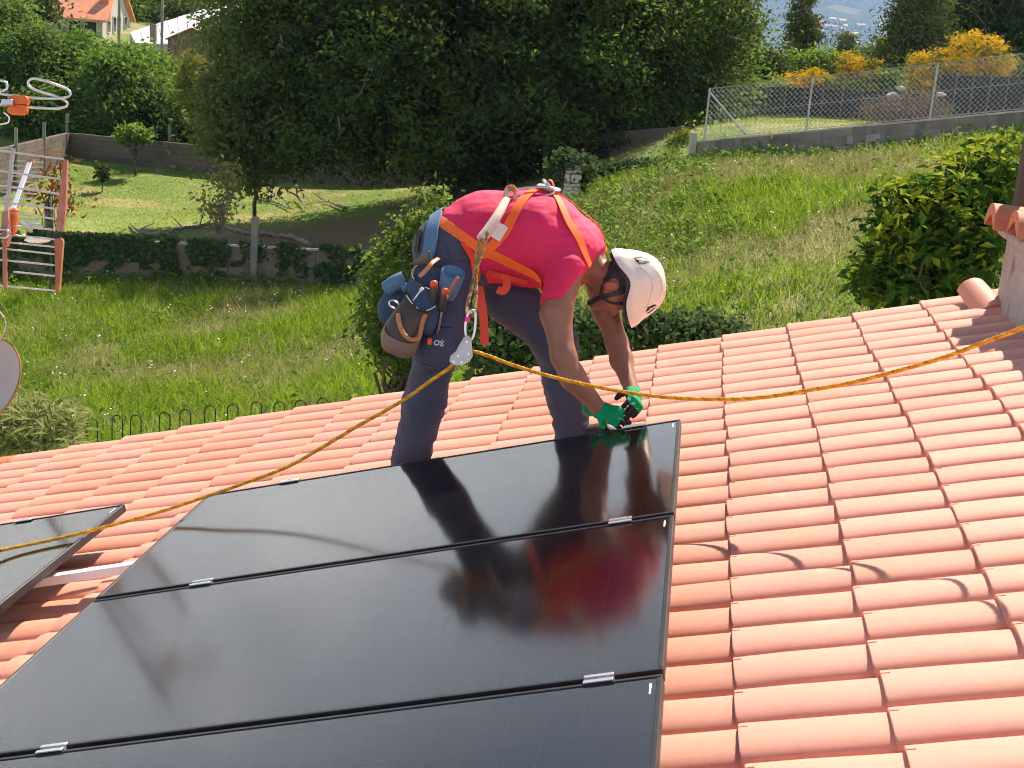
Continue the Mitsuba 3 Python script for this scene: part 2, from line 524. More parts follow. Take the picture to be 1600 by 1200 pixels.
princ('post', proc(lambda p, n, uv: mix([0.15, 0.135, 0.115], [0.28, 0.26, 0.23], fbm(p.x * 6, p.y * 6, p.z * 3, 3))), 0.9)


def render_col(p, n, uv):
    a = fbm(p.x * 3, p.y * 3, p.z * 3, 4)
    g = noise(p.x * 120, p.y * 120, p.z * 120)
    c = mix([0.27, 0.225, 0.205], [0.44, 0.385, 0.36], a) * (0.8 + 0.4 * g)
    moss = smoothstep(0.58, 0.72, fbm(p.x * 8, p.y * 8, p.z * 5, 4))
    return mix(c, [0.13, 0.125, 0.115], moss * 0.7)


princ('render', proc(render_col), 0.95, bump=(lambda p, n, uv: fbm(p.x * 60, p.y * 60, p.z * 60, 3), 0.002, 0.02))
princ('bark', proc(lambda p, n, uv: mix([0.035, 0.028, 0.022], [0.13, 0.105, 0.085], fbm(p.x * 5, p.y * 5, p.z * 1.5, 4))), 0.95)
princ('bark_pale', proc(lambda p, n, uv: mix([0.10, 0.085, 0.07], [0.26, 0.22, 0.18], fbm(p.x * 8, p.y * 8, p.z * 3, 3))), 0.9)
princ('deadwood', proc(lambda p, n, uv: mix([0.10, 0.075, 0.06], [0.34, 0.27, 0.22], fbm(p.x * 9, p.y * 9, p.z * 9, 3))), 0.9)
princ('galv', proc(lambda p, n, uv: mix([0.30, 0.30, 0.29], [0.46, 0.46, 0.45], noise(p.x * 9, p.y * 9, p.z * 9))), 0.42, metallic=0.25)
princ('alu', (0.66, 0.67, 0.69), 0.34, metallic=0.85)
princ('rail', (0.80, 0.80, 0.81), 0.5, metallic=0.2)
princ('steel', (0.62, 0.61, 0.60), 0.22, metallic=1.0)
princ('steel_dull', proc(lambda p, n, uv: mix([0.36, 0.35, 0.34], [0.52, 0.51, 0.49], fbm(p.x * 40, p.y * 40, p.z * 40, 3))), 0.38, metallic=0.7)
princ('black_frame', proc(lambda p, n, uv: mix([0.020, 0.019, 0.022], [0.034, 0.032, 0.036], noise(p.x * 30, p.y * 30, p.z * 30))), 0.42, metallic=0.3, specular=0.4)
princ('black_plastic', (0.018, 0.018, 0.019), 0.5)
princ('black_iron', (0.012, 0.012, 0.012), 0.6)
princ('pipe', (0.05, 0.035, 0.032), 0.5)
princ('pipe_red', (0.33, 0.06, 0.05), 0.55)
princ('white', (0.80, 0.80, 0.80), 0.4)
princ('sticker', (0.75, 0.75, 0.75), 0.6)
princ('orange_plastic', (0.62, 0.13, 0.02), 0.4)
princ('orange_faded', proc(lambda p, n, uv: mix([0.28, 0.10, 0.06], [0.42, 0.21, 0.15], fbm(p.x * 14, p.y * 14, p.z * 14, 3))), 0.6)
princ('dish', proc(lambda p, n, uv: mix([0.34, 0.30, 0.29], [0.44, 0.40, 0.39], fbm(p.x * 9, p.y * 9, p.z * 9, 4))), 0.55)
princ('rust', proc(lambda p, n, uv: mix([0.20, 0.06, 0.03], [0.42, 0.20, 0.10], fbm(p.x * 25, p.y * 25, p.z * 25, 3))), 0.85)


def cell_lines(p):
    """Panel plane coordinates of the cell grid."""
    q = [p.x - RO[0], p.y - RO[1], p.z - RO[2]]
    return sum(q[k] * float(RA[k]) for k in range(3)), sum(q[k] * float(RB[k]) for k in range(3))


# the panel plane: origin at the far right corner of the main array, A up the slope (right), B along the eaves (away)
RA = np.array([0.95420283, -0.11059611, 0.27796667]); RB = np.array([0.11513344, 0.99335003, 0.0]); RN = np.array([-0.2761182, 0.03200326, 0.96059072])
RO = EYE + np.array([0.69471773, 5.44576206, -1.51198292])
PL, PW, GAP = 2.066, 1.150, 0.024                # panel length, width, gap between panels
HT = 0.167                                       # panel faces above the tile crowns


def RP(a, b, h=0.0):
    return RO + a * RA + b * RB + h * RN


def glass_col(p, n, uv):
    a, b = cell_lines(p)
    fa = dr.abs((a + 0.0) / 0.0915 - dr.floor(a / 0.0915) - 0.5)
    fb = dr.abs(b / 0.187 - dr.floor(b / 0.187) - 0.5)
    line = dr.maximum(smoothstep(0.478, 0.49, fa), smoothstep(0.487, 0.494, fb))
    bus = smoothstep(0.40, 0.47, dr.abs(b / 0.0187 - dr.floor(b / 0.0187) - 0.5)) * 0.25
    tint = noise(a * 11, b * 5.4, 2)
    c = mix([0.0095, 0.0075, 0.0095], [0.013, 0.0105, 0.0120], tint)
    dust = smoothstep(0.5, 0.85, fbm(a * 3, b * 3, 4, 4)) * 0.006
    return mix(c, [0.026, 0.025, 0.028], dr.clip(line * 0.6 + bus * 0.4, 0, 1)) + mi.Color3f(dust, dust, dust)


mat('glass', {'type': 'roughplastic', 'diffuse_reflectance': proc(glass_col), 'int_ior': 1.74, 'alpha': 0.011, 'distribution': 'ggx', 'nonlinear': True})


def cloth(name, a, b, s=30, rough=0.85, sheen=0.2, **kw):
    princ(name, proc(lambda p, n, uv: mix(a, b, 0.6 * fbm(p.x * 6, p.y * 6, p.z * 6, 3) + 0.4 * noise(p.x * s * 8, p.y * s * 8, p.z * s * 8))), rough, sheen=sheen, **kw)


cloth('shirt', (0.58, 0.012, 0.075), (0.67, 0.022, 0.11), rough=0.8, sheen=0.35)
cloth('trousers', (0.036, 0.042, 0.074), (0.068, 0.076, 0.128))
cloth('trouser_dark', (0.022, 0.020, 0.028), (0.042, 0.036, 0.046))
cloth('webbing_orange', (0.80, 0.115, 0.012), (0.88, 0.165, 0.022), 60, 0.7)
cloth('webbing_red', (0.62, 0.05, 0.02), (0.70, 0.075, 0.03), 60, 0.7)
cloth('belt_blue', (0.055, 0.125, 0.22), (0.10, 0.20, 0.32), 40)
cloth('pouch_blue', (0.022, 0.045, 0.085), (0.055, 0.10, 0.165), 40)
cloth('leather_dark', (0.045, 0.03, 0.024), (0.10, 0.068, 0.052), 30, 0.55, 0.0)
cloth('leather_worn', (0.13, 0.085, 0.065), (0.26, 0.18, 0.14), 30, 0.6, 0.0)
cloth('leather_tan', (0.38, 0.15, 0.06), (0.52, 0.23, 0.10), 30, 0.55, 0.0)
cloth('webbing_pale', (0.50, 0.40, 0.32), (0.66, 0.55, 0.46), 60, 0.8)
cloth('paper', (0.62, 0.60, 0.56), (0.78, 0.76, 0.72), 60, 0.8)
cloth('boot', (0.03, 0.025, 0.02), (0.06, 0.05, 0.04), 30, 0.6, 0.0)
princ('tool_red', (0.62, 0.09, 0.03), 0.4)
princ('tool_dark', (0.05, 0.042, 0.038), 0.5)
princ('pink_anodised', (0.75, 0.03, 0.22), 0.35, metallic=0.5)
princ('helmet', proc(lambda p, n, uv: mix([0.66, 0.61, 0.53], [0.74, 0.70, 0.62], fbm(p.x * 7, p.y * 7, p.z * 7, 3))), 0.33, specular=0.5, clearcoat=0.3)
princ('hair', (0.035, 0.026, 0.022), 0.7)
for nm in ('skin', 'glove', 'rope', 'lanyard_rope'):
    mat(nm, {'type': 'twosided', 'bsdf': {'type': 'principled', 'base_color': {'type': 'mesh_attribute', 'name': 'vertex_color'}, 'roughness': 0.5 if nm == 'skin' else 0.8,
                                         'specular': 0.4 if nm == 'skin' else 0.25, 'sheen': 0.0 if nm == 'skin' else 0.3}})
princ('house_wall', proc(lambda p, n, uv: mix([0.34, 0.32, 0.30], [0.44, 0.42, 0.40], fbm(p.x * 0.6, p.y * 0.6, p.z * 0.4, 4))), 0.9)
princ('own_wall', (0.62, 0.58, 0.52), 0.9)
princ('white_roof', proc(lambda p, n, uv: mix([0.55, 0.57, 0.60], [0.72, 0.73, 0.75], fbm(p.x * 0.5, p.y * 0.5, p.z * 2, 3))), 0.5)
princ('far_roof', proc(lambda p, n, uv: mix([0.55, 0.20, 0.11], [0.66, 0.28, 0.17], 0.5 * noise(p.x * 7, p.y * 7, p.z * 7) + 0.5 * fbm(p.x, p.y, p.z, 3))), 0.8)
princ('window_dark', (0.03, 0.035, 0.045), 0.15)
princ('plank', proc(lambda p, n, uv: mix([0.12, 0.075, 0.045], [0.30, 0.20, 0.13], fbm(p.x * 4, p.y * 4, p.z * 0.8, 4))), 0.9)
princ('net_dark', (0.035, 0.036, 0.050), 0.8)
princ('town_white', (0.40, 0.385, 0.36), 0.8)
princ('town_roof', (0.42, 0.20, 0.13), 0.8)

# ------------------------------------------------------------------ ground, hills, haze
from scipy.interpolate import RBFInterpolator
_anch = [(60, 430, 36), (400, 432, 36.5), (620, 450, 36.5), (150, 640, 24), (450, 600, 25), (110, 243, 57), (350, 268, 55), (660, 285, 52), (1000, 255, 38),
         (1090, 240, 37), (1300, 250, 35), (1590, 215, 33), (1100, 480, 20), (1350, 480, 19), (1000, 400, 26), (950, 300, 33), (885, 330, 35), (780, 300, 45), (160, 62, 95), (300, 125, 80)]
_xy = np.array([at(a, b, Y=c) for a, b, c in _anch])
_more = np.array([[-30, 30, -0.3], [-30, 5, -0.2], [-8, 10, 0.0], [0, 10, 1.4], [5, 11, 2.4], [18, 15, 4.4], [0, -20, 0.8], [40, 5, 4.5], [-40, 60, 1.0], [4.5, 38.5, 4.45], [9, 37.5, 4.75], [13, 36, 5.2], [12, 48, 4.6], [8, 56, 4.4], [18, 60, 4.6],
                  [-12, 62, 1.3], [-20, 64, 1.6], [0, 70, 2.2], [10, 80, 2.4], [24, 80, 3.0], [-30, 110, 5.0], [-10, 110, 3.0], [10, 120, -1.0], [40, 120, 0.0], [-60, 140, 10.0], [60, 60, 5.0]])
_pts = np.vstack([_xy, _more])
_rbf = RBFInterpolator(_pts[:, :2], _pts[:, 2], kernel='thin_plate_spline', smoothing=0.4)


def ground_z(x, y):
    x, y = np.broadcast_arrays(np.asarray(x, float), np.asarray(y, float))
    q = np.stack([np.clip(x, -60, 60), np.clip(y, -20, 140)], -1)
    near = _rbf(q.reshape(-1, 2)).reshape(x.shape)
    far = -115 + 8 * np.sin(x * 0.004) + 6 * np.sin(y * 0.005)
    w = np.clip((y - 120) / 700, 0, 1)
    w = w * w * (3 - 2 * w)
    rise = np.clip((-x - 30) / 120, 0, 1) * np.clip((y - 100) / 120, 0, 1) * 14 * (1 - w)
    return near * (1 - w) + far * w + rise


yy = np.unique(np.concatenate([np.arange(-40, 70, 0.55), 70 * 1.045 ** np.arange(0, 105)]))
yy = yy[yy < 6200]
uu = np.linspace(-1, 1, 241); uu = np.sign(uu) * np.abs(uu) ** 1.25
xs = uu[None] * (45 + 0.9 * np.maximum(yy, 0)[:, None])
Yg = np.repeat(yy[:, None], xs.shape[1], 1)
Zg = ground_z(xs, Yg) + 0.06 * (meshkit.fbm(np.stack([xs * 0.9, Yg * 0.9, 0 * xs], -1), 3) - 0.5)
i, j = np.meshgrid(np.arange(len(yy) - 1), np.arange(xs.shape[1] - 1), indexing='ij')
w_ = xs.shape[1]
quad = np.stack([i * w_ + j, i * w_ + j + 1, (i + 1) * w_ + j + 1, (i + 1) * w_ + j], -1).reshape(-1, 4)
obj('ground', (np.stack([xs, Yg, Zg], -1).reshape(-1, 3), quad), 'm_ground', smooth=True, kind='structure')

# the hillside across the valley
def hill_z(x, y):
    t = np.clip((y - 1700) / 2600, 0, 1)
    z = -125 + 330 * t ** 1.15 + 60 * (meshkit.fbm(np.stack([x * 0.0016, y * 0.0016, 0 * x], -1), 5, 4) - 0.5) * np.clip(t * 4, 0, 1) + 35 * np.sin(x * 0.0011 + 1.0) * t
    return z - np.clip((y - 4760) / 440, 0, 1) * 300


def hill_pt(px, py):
    y = np.arange(1600, 4700, 6.0)
    p = np.array([at(px, py, Y=q) for q in y])
    k = np.argmax(p[:, 2] <= hill_z(p[:, 0], p[:, 1]))
    return p[k]


hy = np.linspace(1500, 5200, 60); hu = np.linspace(-0.9, 0.9, 150)
Xh = hu[None] * hy[:, None]; Yh = np.repeat(hy[:, None], 150, 1)
Zh = hill_z(Xh, Yh)
_c = hill_pt(1322, 16)
CLEAR = (float(_c[0]), float(_c[1]), 40.0, 90.0)
i, j = np.meshgrid(np.arange(59), np.arange(149), indexing='ij')
quad = np.stack([i * 150 + j, i * 150 + j + 1, (i + 1) * 150 + j + 1, (i + 1) * 150 + j], -1).reshape(-1, 4)
obj('hills', (np.stack([Xh, Yh, Zh], -1).reshape(-1, 3), quad), 'm_hills', smooth=True, kind='structure')

scene['haze'] = {'type': 'cube', 'to_world': mi.ScalarTransform4f().translate([0, 3000, 50]).scale([6800, 3400, 250]),
                 'bsdf': {'type': 'null'}, 'interior': {'type': 'ref', 'id': 'haze_air'}}
labels['haze'] = {'kind': 'stuff', 'label': 'thin blue summer haze filling the valley towards the far hills', 'category': 'haze'}

# ------------------------------------------------------------------ the house under the roof
house = thing('house', 'house in the foreground with a sloping roof of salmon clay tiles', 'house')
TROWS, TPITCH, TGAUGE = 46, 0.193, 0.366
B_EDGE, A_EAVE, A_RIDGE = 2.33, -5.30, 2.72


def TP(a, b, h=0.0):
    return RP(a, b, h - HT - 0.056)              # h above the tile bed; crowns at about 0.062


def tile_mesh(seed):
    """Mixed roof tile: barrel and pan, thick rounded lip at its lower (left) end."""
    r = np.random.default_rng(seed)
    L, R, H, th = 0.425, 0.0925, 0.045, 0.013
    a = np.linspace(0, np.pi, 11)
    prof = [(-R * np.cos(t) * (1 if abs(np.cos(t)) < 0.99 else 1), H * np.sin(t) ** 0.85) for t in a]
    prof = prof + [(R + 0.008, -0.005), (R + 0.015, -0.008), (R + 0.022, -0.002)]
    prof = np.array(prof)
    t = unit(np.gradient(prof, axis=0)); nn = np.stack([t[:, 1], -t[:, 0]], -1)      # inward
    nn[:, 1] = np.where(np.arange(len(nn)) > 10, -1, nn[:, 1]); nn[:, 0] = np.where(np.arange(len(nn)) > 10, 0, nn[:, 0])
    inner = prof + nn * th
    ring = np.vstack([prof, inner[::-1]])
    c = 0.5 * (prof + inner)
    cen = np.vstack([c, c[::-1]])
    rings = []
    for x, k in ((-0.0, 0.72), (0.0035, 1.0), (0.14, 1.0), (0.29, 1.0), (L, 1.0)):
        q = cen + (ring - cen) * k
        lift = 0.017 * (1 - x / 0.40)
        tap = 1.0 - 0.02 * x / L
        rings.append(np.stack([np.full(len(q), x), q[:, 0] * tap + 0.0006 * r.normal(), q[:, 1] + lift + 0.0004 * r.normal()], -1))
    body = loft(rings)
    nib = box((0.012, R * 0.30, H * 0.955 + 0.0165), (0.022, 0.006, 0.004), bevel=0.001)
    v, f = cat_mesh([body, nib])
    return v, f[:, ::-1]


TM = [mikit.ply(tile_mesh(k), None, 38) for k in range(3)]
TMr = [tile_mesh(k) for k in range(3)]
rt = np.random.default_rng(77)
roof_frame = np.eye(4); roof_frame[:3, 0], roof_frame[:3, 1], roof_frame[:3, 2] = RA, RB, RN
spots = []
group_off = {}
for k in range(TROWS):
    b = B_EDGE - 0.085 - k * TPITCH
    go = group_off.setdefault(k // 5, 0.012 * rt.normal())
    for m in range(-15, 7):
        a = 0.16 + m * TGAUGE + go + 0.004 * rt.normal()
        jb, jr, jz, js, jv, jm = 0.0025 * rt.normal(), 0.006 * rt.normal(), 0.0016 * abs(rt.normal()), 0.006 * rt.normal(), rt.integers(3), rt.integers(4)
        if a < A_EAVE or a > A_RIDGE - 0.2:
            continue
        if a > 1.42 and 0.42 < b:                  # the chimney stands here
            if a > 1.6 and b < 2.0:
                continue
        if k == 0 and a < -4.35:
            continue
        M = np.eye(4)
        cr, sr = math.cos(jr), math.sin(jr)
        rot = np.array([[cr, -sr, 0], [sr, cr, 0], [0, 0, 1]]) @ np.array([[1, 0, js], [0, 1, 0], [-js, 0, 1]])
        M[:3, :3] = roof_frame[:3, :3] @ rot
        M[:3, 3] = TP(a, b + jb, jz)
        p = pix([TP(a, b, .06), TP(a + .366, b, .06), TP(a, b - .19, .02)])
        cpt = pix(TP(a + .18, b, .06))[0]
        ok = -60 < cpt[0] < 1660 and -20 < cpt[1] < 1260
        mid = TP(a + .18, b, 0.07) - RO
        A_, B_ = mid @ RA, mid @ RB
        hid = (-2.05 < A_ < -0.25 and -3.4 < B_ < -0.35)                      # under the main array
        e1, e2 = p[1] - p[0], p[2] - p[0]
        area = abs(e1[0] * e2[1] - e1[1] * e2[0]) if ok and not hid else 0
        spots.append((area, M, int(jv), int(jm)))
order = np.argsort([-s[0] for s in spots])
labels['house__roof'] = {}
obj('roof', box(TP((A_EAVE + A_RIDGE) / 2, B_EDGE - 4.5, -0.16), (A_RIDGE - A_EAVE - 0.02, 8.9, 0.24), (RA, RB, RN)), 'm_deck', house)
rest = {0: [], 1: [], 2: [], 3: []}
for n, q in enumerate(order):
    area, M, jv, jm = spots[q]
    if n < 299:
        obj('tile', TM[jv], f'm_tile{jm}', house + '__roof', to_world=mi.ScalarTransform4f(M.tolist()))
    else:
        v, f = TMr[jv]
        rest[jm].append((v @ M[:3, :3].T + M[:3, 3], f))
allv = [x for k in rest for x in rest[k]]
obj('far_tiles', cat_mesh(allv), 'm_tile0', house + '__roof', smooth=38, kind='stuff', label='remaining salmon clay tiles of the roof')
# far verge board, far gable, eave wall
vp = [TP(a, B_EDGE + 0.03, -0.05) for a in (A_EAVE, A_RIDGE)]
obj('verge_mortar', box(TP((A_EAVE + A_RIDGE) / 2, B_EDGE - 0.005, -0.035), (A_RIDGE - A_EAVE, 0.05, 0.10), (RA, RB, RN)), 'm_old_tile', house + '__roof')
wall_c = TP(-1.2, -2.0, 0)
Hd = unit(np.array([RA[0], RA[1], 0]))
eave, ridge = TP(A_EAVE + 0.4, 0, -0.28), TP(A_RIDGE, 0, -0.28)
for b in (B_EDGE - 0.35, -6.3):
    p0, p1 = TP(A_EAVE + 0.4, b, -0.285), TP(A_RIDGE, b, -0.285)
    p2 = p1 + Hd * (np.linalg.norm((p1 - p0)[:2])); p2[2] = p0[2]
    ring = [np.array([p0, p1, p2, [p2[0], p2[1], -0.6], [p0[0], p0[1], -0.6]]) + s * RB * 0.12 for s in (-1, 1)]
    obj('wall', loft(ring), 'm_own_wall', house)
p0, p1 = TP(A_EAVE + 0.4, B_EDGE - 0.6, -0.29), TP(A_EAVE + 0.4, -6.1, -0.29)
obj('wall', loft([np.array([p0, p1, [p1[0], p1[1], -0.6], [p0[0], p0[1], -0.6]]) + s * Hd * 0.12 for s in (0, 1)]), 'm_own_wall', house)
# other slope beyond the ridge
q0, q1 = TP(A_RIDGE, B_EDGE, -0.02), TP(A_RIDGE, -6.6, -0.02)
dn = np.array([Hd[0], Hd[1], -0.29]) * 5.0
obj('back_slope', loft([np.array([q0, q1, q1 + dn, q0 + dn]), np.array([q0, q1, q1 + dn, q0 + dn]) - RN * 0.1]), 'm_far_roof', house)
ridge_rings = []
for k in range(16):
    b = B_EDGE - 0.4 * k - 0.2
    if b > 0.3:
        continue
    rings = [ellipse(TP(A_RIDGE, b + s, -0.02), RA * 0.12 * w, RN * 0.13 * w, 16) for s, w in ((0.21, 0.94), (-0.21, 1.0))]
    obj('ridge_tile', loft(rings), 'm_tile1', house, smooth=40)

# old, darker verge tiles at the far left end of the roof edge
for n, (a, lift) in enumerate(((-4.42, 0.0), (-4.80, -0.02))):
    v, f = TMr[n]
    M = np.eye(4); M[:3, :3] = roof_frame[:3, :3]
    M[:3, 3] = TP(a, B_EDGE - 0.06, 0.0 + lift)
    obj('verge_tile', (v @ M[:3, :3].T + M[:3, 3], f), 'm_old_tile', house + '__roof', smooth=38)

# ------------------------------------------------------------------ chimney stack at the right
ch = thing('chimney_stack', 'rough grey rendered chimney stack with clay tile cap at the right edge of the roof', 'chimney')
CA, CB0, CB1 = 1.565, 0.62, 1.98
zc0 = TP(CA, CB1, 0)[2] - 0.25
cw = 0.9
foot = [TP(CA - .035, CB0, -0.1), TP(CA + .005, CB1, -0.1), TP(CA, CB1, -0.1) + Hd * cw, TP(CA, CB0, -0.1) + Hd * cw]
top_z = at(1562, 372, 7.1)[2]
rings = []
for k in range(9):
    z = zc0 + (top_z - zc0) * k / 8
    ring = []
    for e in range(4):
        a_, b_ = foot[e], foot[(e + 1) % 4]
        for s in np.linspace(0, 1, 8, endpoint=False):
            q = a_ + (b_ - a_) * s
            ring.append([q[0], q[1], z])
    ring = np.array(ring)
    ring[:, :2] += 0.012 * (meshkit.fbm(ring * 4.0, 3)[:, None] - 0.5) * np.sign(ring[:, :2] - ring[:, :2].mean(0))
    rings.append(ring)
obj('stack', loft(rings), 'm_render', ch, smooth=30)
capc = (foot[0] + foot[2]) / 2
obj('cap_slab', box([capc[0], capc[1], top_z + 0.022], (cw + 0.06, CB1 - CB0 + 0.06, 0.045), (Hd, RB, (0, 0, 1)), bevel=0.01), 'm_render', ch)


def half_tile(c, axis, length, r0, r1, upv, th=0.012, n=12):
    axis = unit(axis); side = unit(np.cross(axis, upv)); upv = np.cross(side, axis)
    a = np.linspace(0, np.pi, n)
    rings = []
    for s, r in ((-0.5, r0), (0.5, r1)):
        o = np.asarray(c) + axis * s * length
        out = o + np.cos(a)[:, None] * side * r + np.sin(a)[:, None] * upv * r
        inn = o + np.cos(a[::-1])[:, None] * side * (r - th) + np.sin(a[::-1])[:, None] * upv * (r - th)
        rings.append(np.vstack([out, inn]))
    return loft(rings)


ft = [TP(2.12, 0.98, -0.1), TP(2.12, 1.9, -0.1)]
tall = [ft[0], ft[1], ft[1] + Hd * .34, ft[0] + Hd * .34]
obj('tall_flue', loft([np.array([[q[0], q[1], z] for q in tall]) for z in (top_z - .1, top_z + 0.80)]), 'm_render', ch)
for k, b in enumerate((CB1 - CB0 - .16, CB1 - CB0 - .42)):
    c = foot[0] + RB * b + Hd * (0.20 + .06 * k)
    obj('cap_tile', half_tile([c[0], c[1], top_z + 0.045], np.array([Hd[0], Hd[1], -0.03]), 0.60, 0.125, 0.115, (0, 0, 1)), 'm_old_tile', ch, smooth=40)
p0 = at(1592, 335, 7.3)
obj('flue_pipe', tube([[p0[0], p0[1], top_z - 0.02], [p0[0], p0[1], top_z + 0.62]], 0.042, 20), 'm_pipe', ch, smooth=40)
obj('flue_collar', tube([[p0[0], p0[1], top_z + 0.60], [p0[0], p0[1], top_z + 0.70]], 0.050, 20), 'm_pipe_red', ch, smooth=40)
c = at(1537, 463, 7.35)
obj('loose_ridge_tile', half_tile(c - np.array([0, 0, .05]), -RB * 0.85 + RA * 0.15 - RN * 0.35, 0.30, 0.085, 0.10, RN + .3 * RA), 'm_tile1', smooth=40,
    label='curved clay ridge tile lying at the top corner of the roof beside the chimney', category='roof tile')

# ------------------------------------------------------------------ solar panels
def panel(a1, b1, label, w=PW, group=None):
    """Panel whose far right top corner is at (a1, b1) on the panel plane."""
    t = thing('solar_panel', label, 'solar panel', group)
    fw, fh = 0.014, 0.035
    c = (a1 - PL / 2, b1 - w / 2)
    ax = (RA, RB, RN)
    for (da, db, la, lb) in ((0, w / 2 - fw / 2, PL, fw), (0, -w / 2 + fw / 2, PL, fw), (PL / 2 - fw / 2, 0, fw, w - 2 * fw - 0.0006), (-PL / 2 + fw / 2, 0, fw, w - 2 * fw - 0.0006)):
        obj('frame_bar', box(RP(c[0] + da, c[1] + db, -fh / 2), (la, lb, fh), ax, bevel=0.0022), 'm_black_frame', t)
    ga, gb = PL / 2 - fw + 0.001, w / 2 - fw + 0.001
    n = 7
    obj('glass', box(RP(c[0], c[1], -0.0055), (2 * ga, 2 * gb, 0.005), ax), 'm_glass', t)
    obj('back_sheet', box(RP(c[0], c[1], -0.028), (2 * ga - .01, 2 * gb - .01, 0.004), ax), 'm_black_plastic', t)
    obj('serial_sticker', box(RP(a1 - fw - 0.014, b1 - fw - 0.055, -0.0024), (0.005, 0.055, 0.0008), ax), 'm_sticker', t)
    return t


panel(0, 0, 'farthest black solar panel of the main array, held by the bending man')
panel(0, -(PW + GAP), 'middle black solar panel of the main array, mirroring the red shirt')
panel(0, -2 * (PW + GAP), 'black solar panel of the main array nearest the bottom of the picture')
LA = -2.486
panel(LA, 0.066, 'separate black solar panel at the left edge with the yellow rope passing over it')


def clamp(a, b, label, end=False, group=None):
    t = thing('panel_clamp', label, 'clamp', group)
    ax = (RA, RB, RN)
    if end:
        obj('plate', box(RP(a, b - 0.006, 0.0035), (0.085, 0.030, 0.004), ax, bevel=0.0012), 'm_alu', t)
        obj('lip', box(RP(a, b + 0.012, -0.012), (0.085, 0.006, 0.03), ax, bevel=0.001), 'm_alu', t)
    else:
        for s in (-1, 1):
            obj('flange', box(RP(a, b + s * 0.0145, 0.0038), (0.076, 0.014, 0.0035), ax, bevel=0.0012), 'm_alu', t)
            obj('web', box(RP(a, b + s * 0.0075, -0.008), (0.076, 0.0028, 0.02), ax), 'm_alu', t)
        obj('channel', box(RP(a, b, -0.017), (0.076, 0.0118, 0.003), ax), 'm_alu', t)
    obj('bolt', tube([RP(a, b, -0.016 if not end else 0.004), RP(a, b, 0.002 if not end else 0.010)], 0.0052, 6), 'm_steel', t)
    return t


g1, g2 = -(PW + GAP / 2), -(2 * PW + 1.5 * GAP)
clamp(-1.659, g1, 'silver clamp in the upper panel seam, left one of the two')
clamp(-0.178, g1, 'silver clamp in the upper panel seam, below the man\'s gloves')
clamp(-1.645, g2, 'silver clamp in the lower panel seam near the bottom left corner of the picture')
clamp(-0.160, g2, 'silver clamp in the lower panel seam, right one of the two')
clamp(-1.690, 0.006, 'silver end clamp on the top edge of the main array under the rope', True)
clamp(-0.190, 0.006, 'silver end clamp on the top edge of the main array between the man\'s hands', True)
clamp(-2.975, 0.062, 'silver end clamp on the top edge of the separate left panel', True)
rail_n = 0
for b, lab in ((-0.30, None), (-0.62, 'bright aluminium mounting rail showing in the gap between the two groups of panels'), (-1.75, None), (-2.9, None)):
    if lab is None:
        continue
    t = thing('mounting_rail', lab, 'rail')
    obj('profile', box(RP(-2.35, b, -0.078), (4.0, 0.044, 0.036), (RA, RB, RN), bevel=0.002), 'm_rail', t)
    for a in (-0.5, -1.4, -3.0):
        obj('roof_hook', box(RP(a, b, -0.155), (0.03, 0.03, 0.105), (RA, RB, RN)), 'm_alu', t)
for a in (-1.66, -0.18, -2.975):
    t = thing('cross_rail', {-1.66: 'aluminium rail under the left part of the main array', -0.18: 'aluminium rail under the right part of the main array', -2.975: 'aluminium rail under the separate left panel'}[a], 'rail')
    obj('profile', box(RP(a, -1.2 if a > -2 else -0.4, -0.051), (0.036, 2.4 if a > -2 else 0.85, 0.030), (RA, RB, RN)), 'm_alu', t)

# ------------------------------------------------------------------ the man
P = at
NEAR = -unit(RB * 1.0)                            # towards the camera's side of him
V0 = np.array([0, 0, .15])
f32 = lambda p: np.asarray(p, np.float32)
SH_N, BI_N, EL_N, FA_N, WR_N = P(886, 424, 5.80), P(869, 490, 5.74), P(880, 556, 5.70), P(895, 590, 5.71), P(938, 641, 5.79)
SH_F, BI_F, EL_F, FA_F, WR_F = P(926, 408, 6.18), P(947, 485, 6.12), P(964, 537, 6.05), P(971, 562, 6.0), P(989, 616, 5.86)
TOR = [(P(704, 390, 6.0), .135, .060), (P(760, 371, 6.0), .162, .035), (P(838, 373, 6.0), .176, .050), (P(886, 391, 6.0), .146, .095)]
HIP_N, KN_N, AN_N = P(708, 424, 5.92), P(682, 545, 5.76), P(641, 722, 6.10)
HIP_F, KN_F, AN_F = P(742, 420, 6.13), P(866, 533, 6.10), P(899, 692, 6.13)
MID_F = P(800, 468, 6.10)
H0 = P(966, 446, 5.98)
hc = unit(P(1000, 440, 5.97) - P(900, 454, 6.0)); hs = unit(NEAR - (NEAR @ hc) * hc); hf = np.cross(hc, hs)
if hf @ UP > 0:
    hf = -hf
NB0, NB1 = P(900, 402, 6.0), P(938, 428, 5.99)


def torso(X, dr_=0.0, upto=4):
    d = None
    for s in (-1, 0, 1):
        e = chain(X, [(f32(c + NEAR * w * s), r + dr_ - (0.006 if s else 0)) for c, r, w in TOR[:upto]], .06)
        d = e if d is None else smin(d, e, .06)
    return d


def legs(X, dr_=0.0):
    a = chain(X, [(f32(HIP_N), .102 + dr_), (f32(HIP_N + .55 * (KN_N - HIP_N)), .092 + dr_), (f32(KN_N), .079 + dr_), (f32(KN_N + .45 * (AN_N - KN_N)), .077 + dr_), (f32(AN_N), .078 + dr_)], .05)
    b = chain(X, [(f32(HIP_F), .105 + dr_), (f32(MID_F), .100 + dr_), (f32(KN_F), .083 + dr_), (f32(KN_F + .45 * (AN_F - KN_F)), .074 + dr_), (f32(AN_F), .077 + dr_)], .05)
    return smin(a, b, .03)


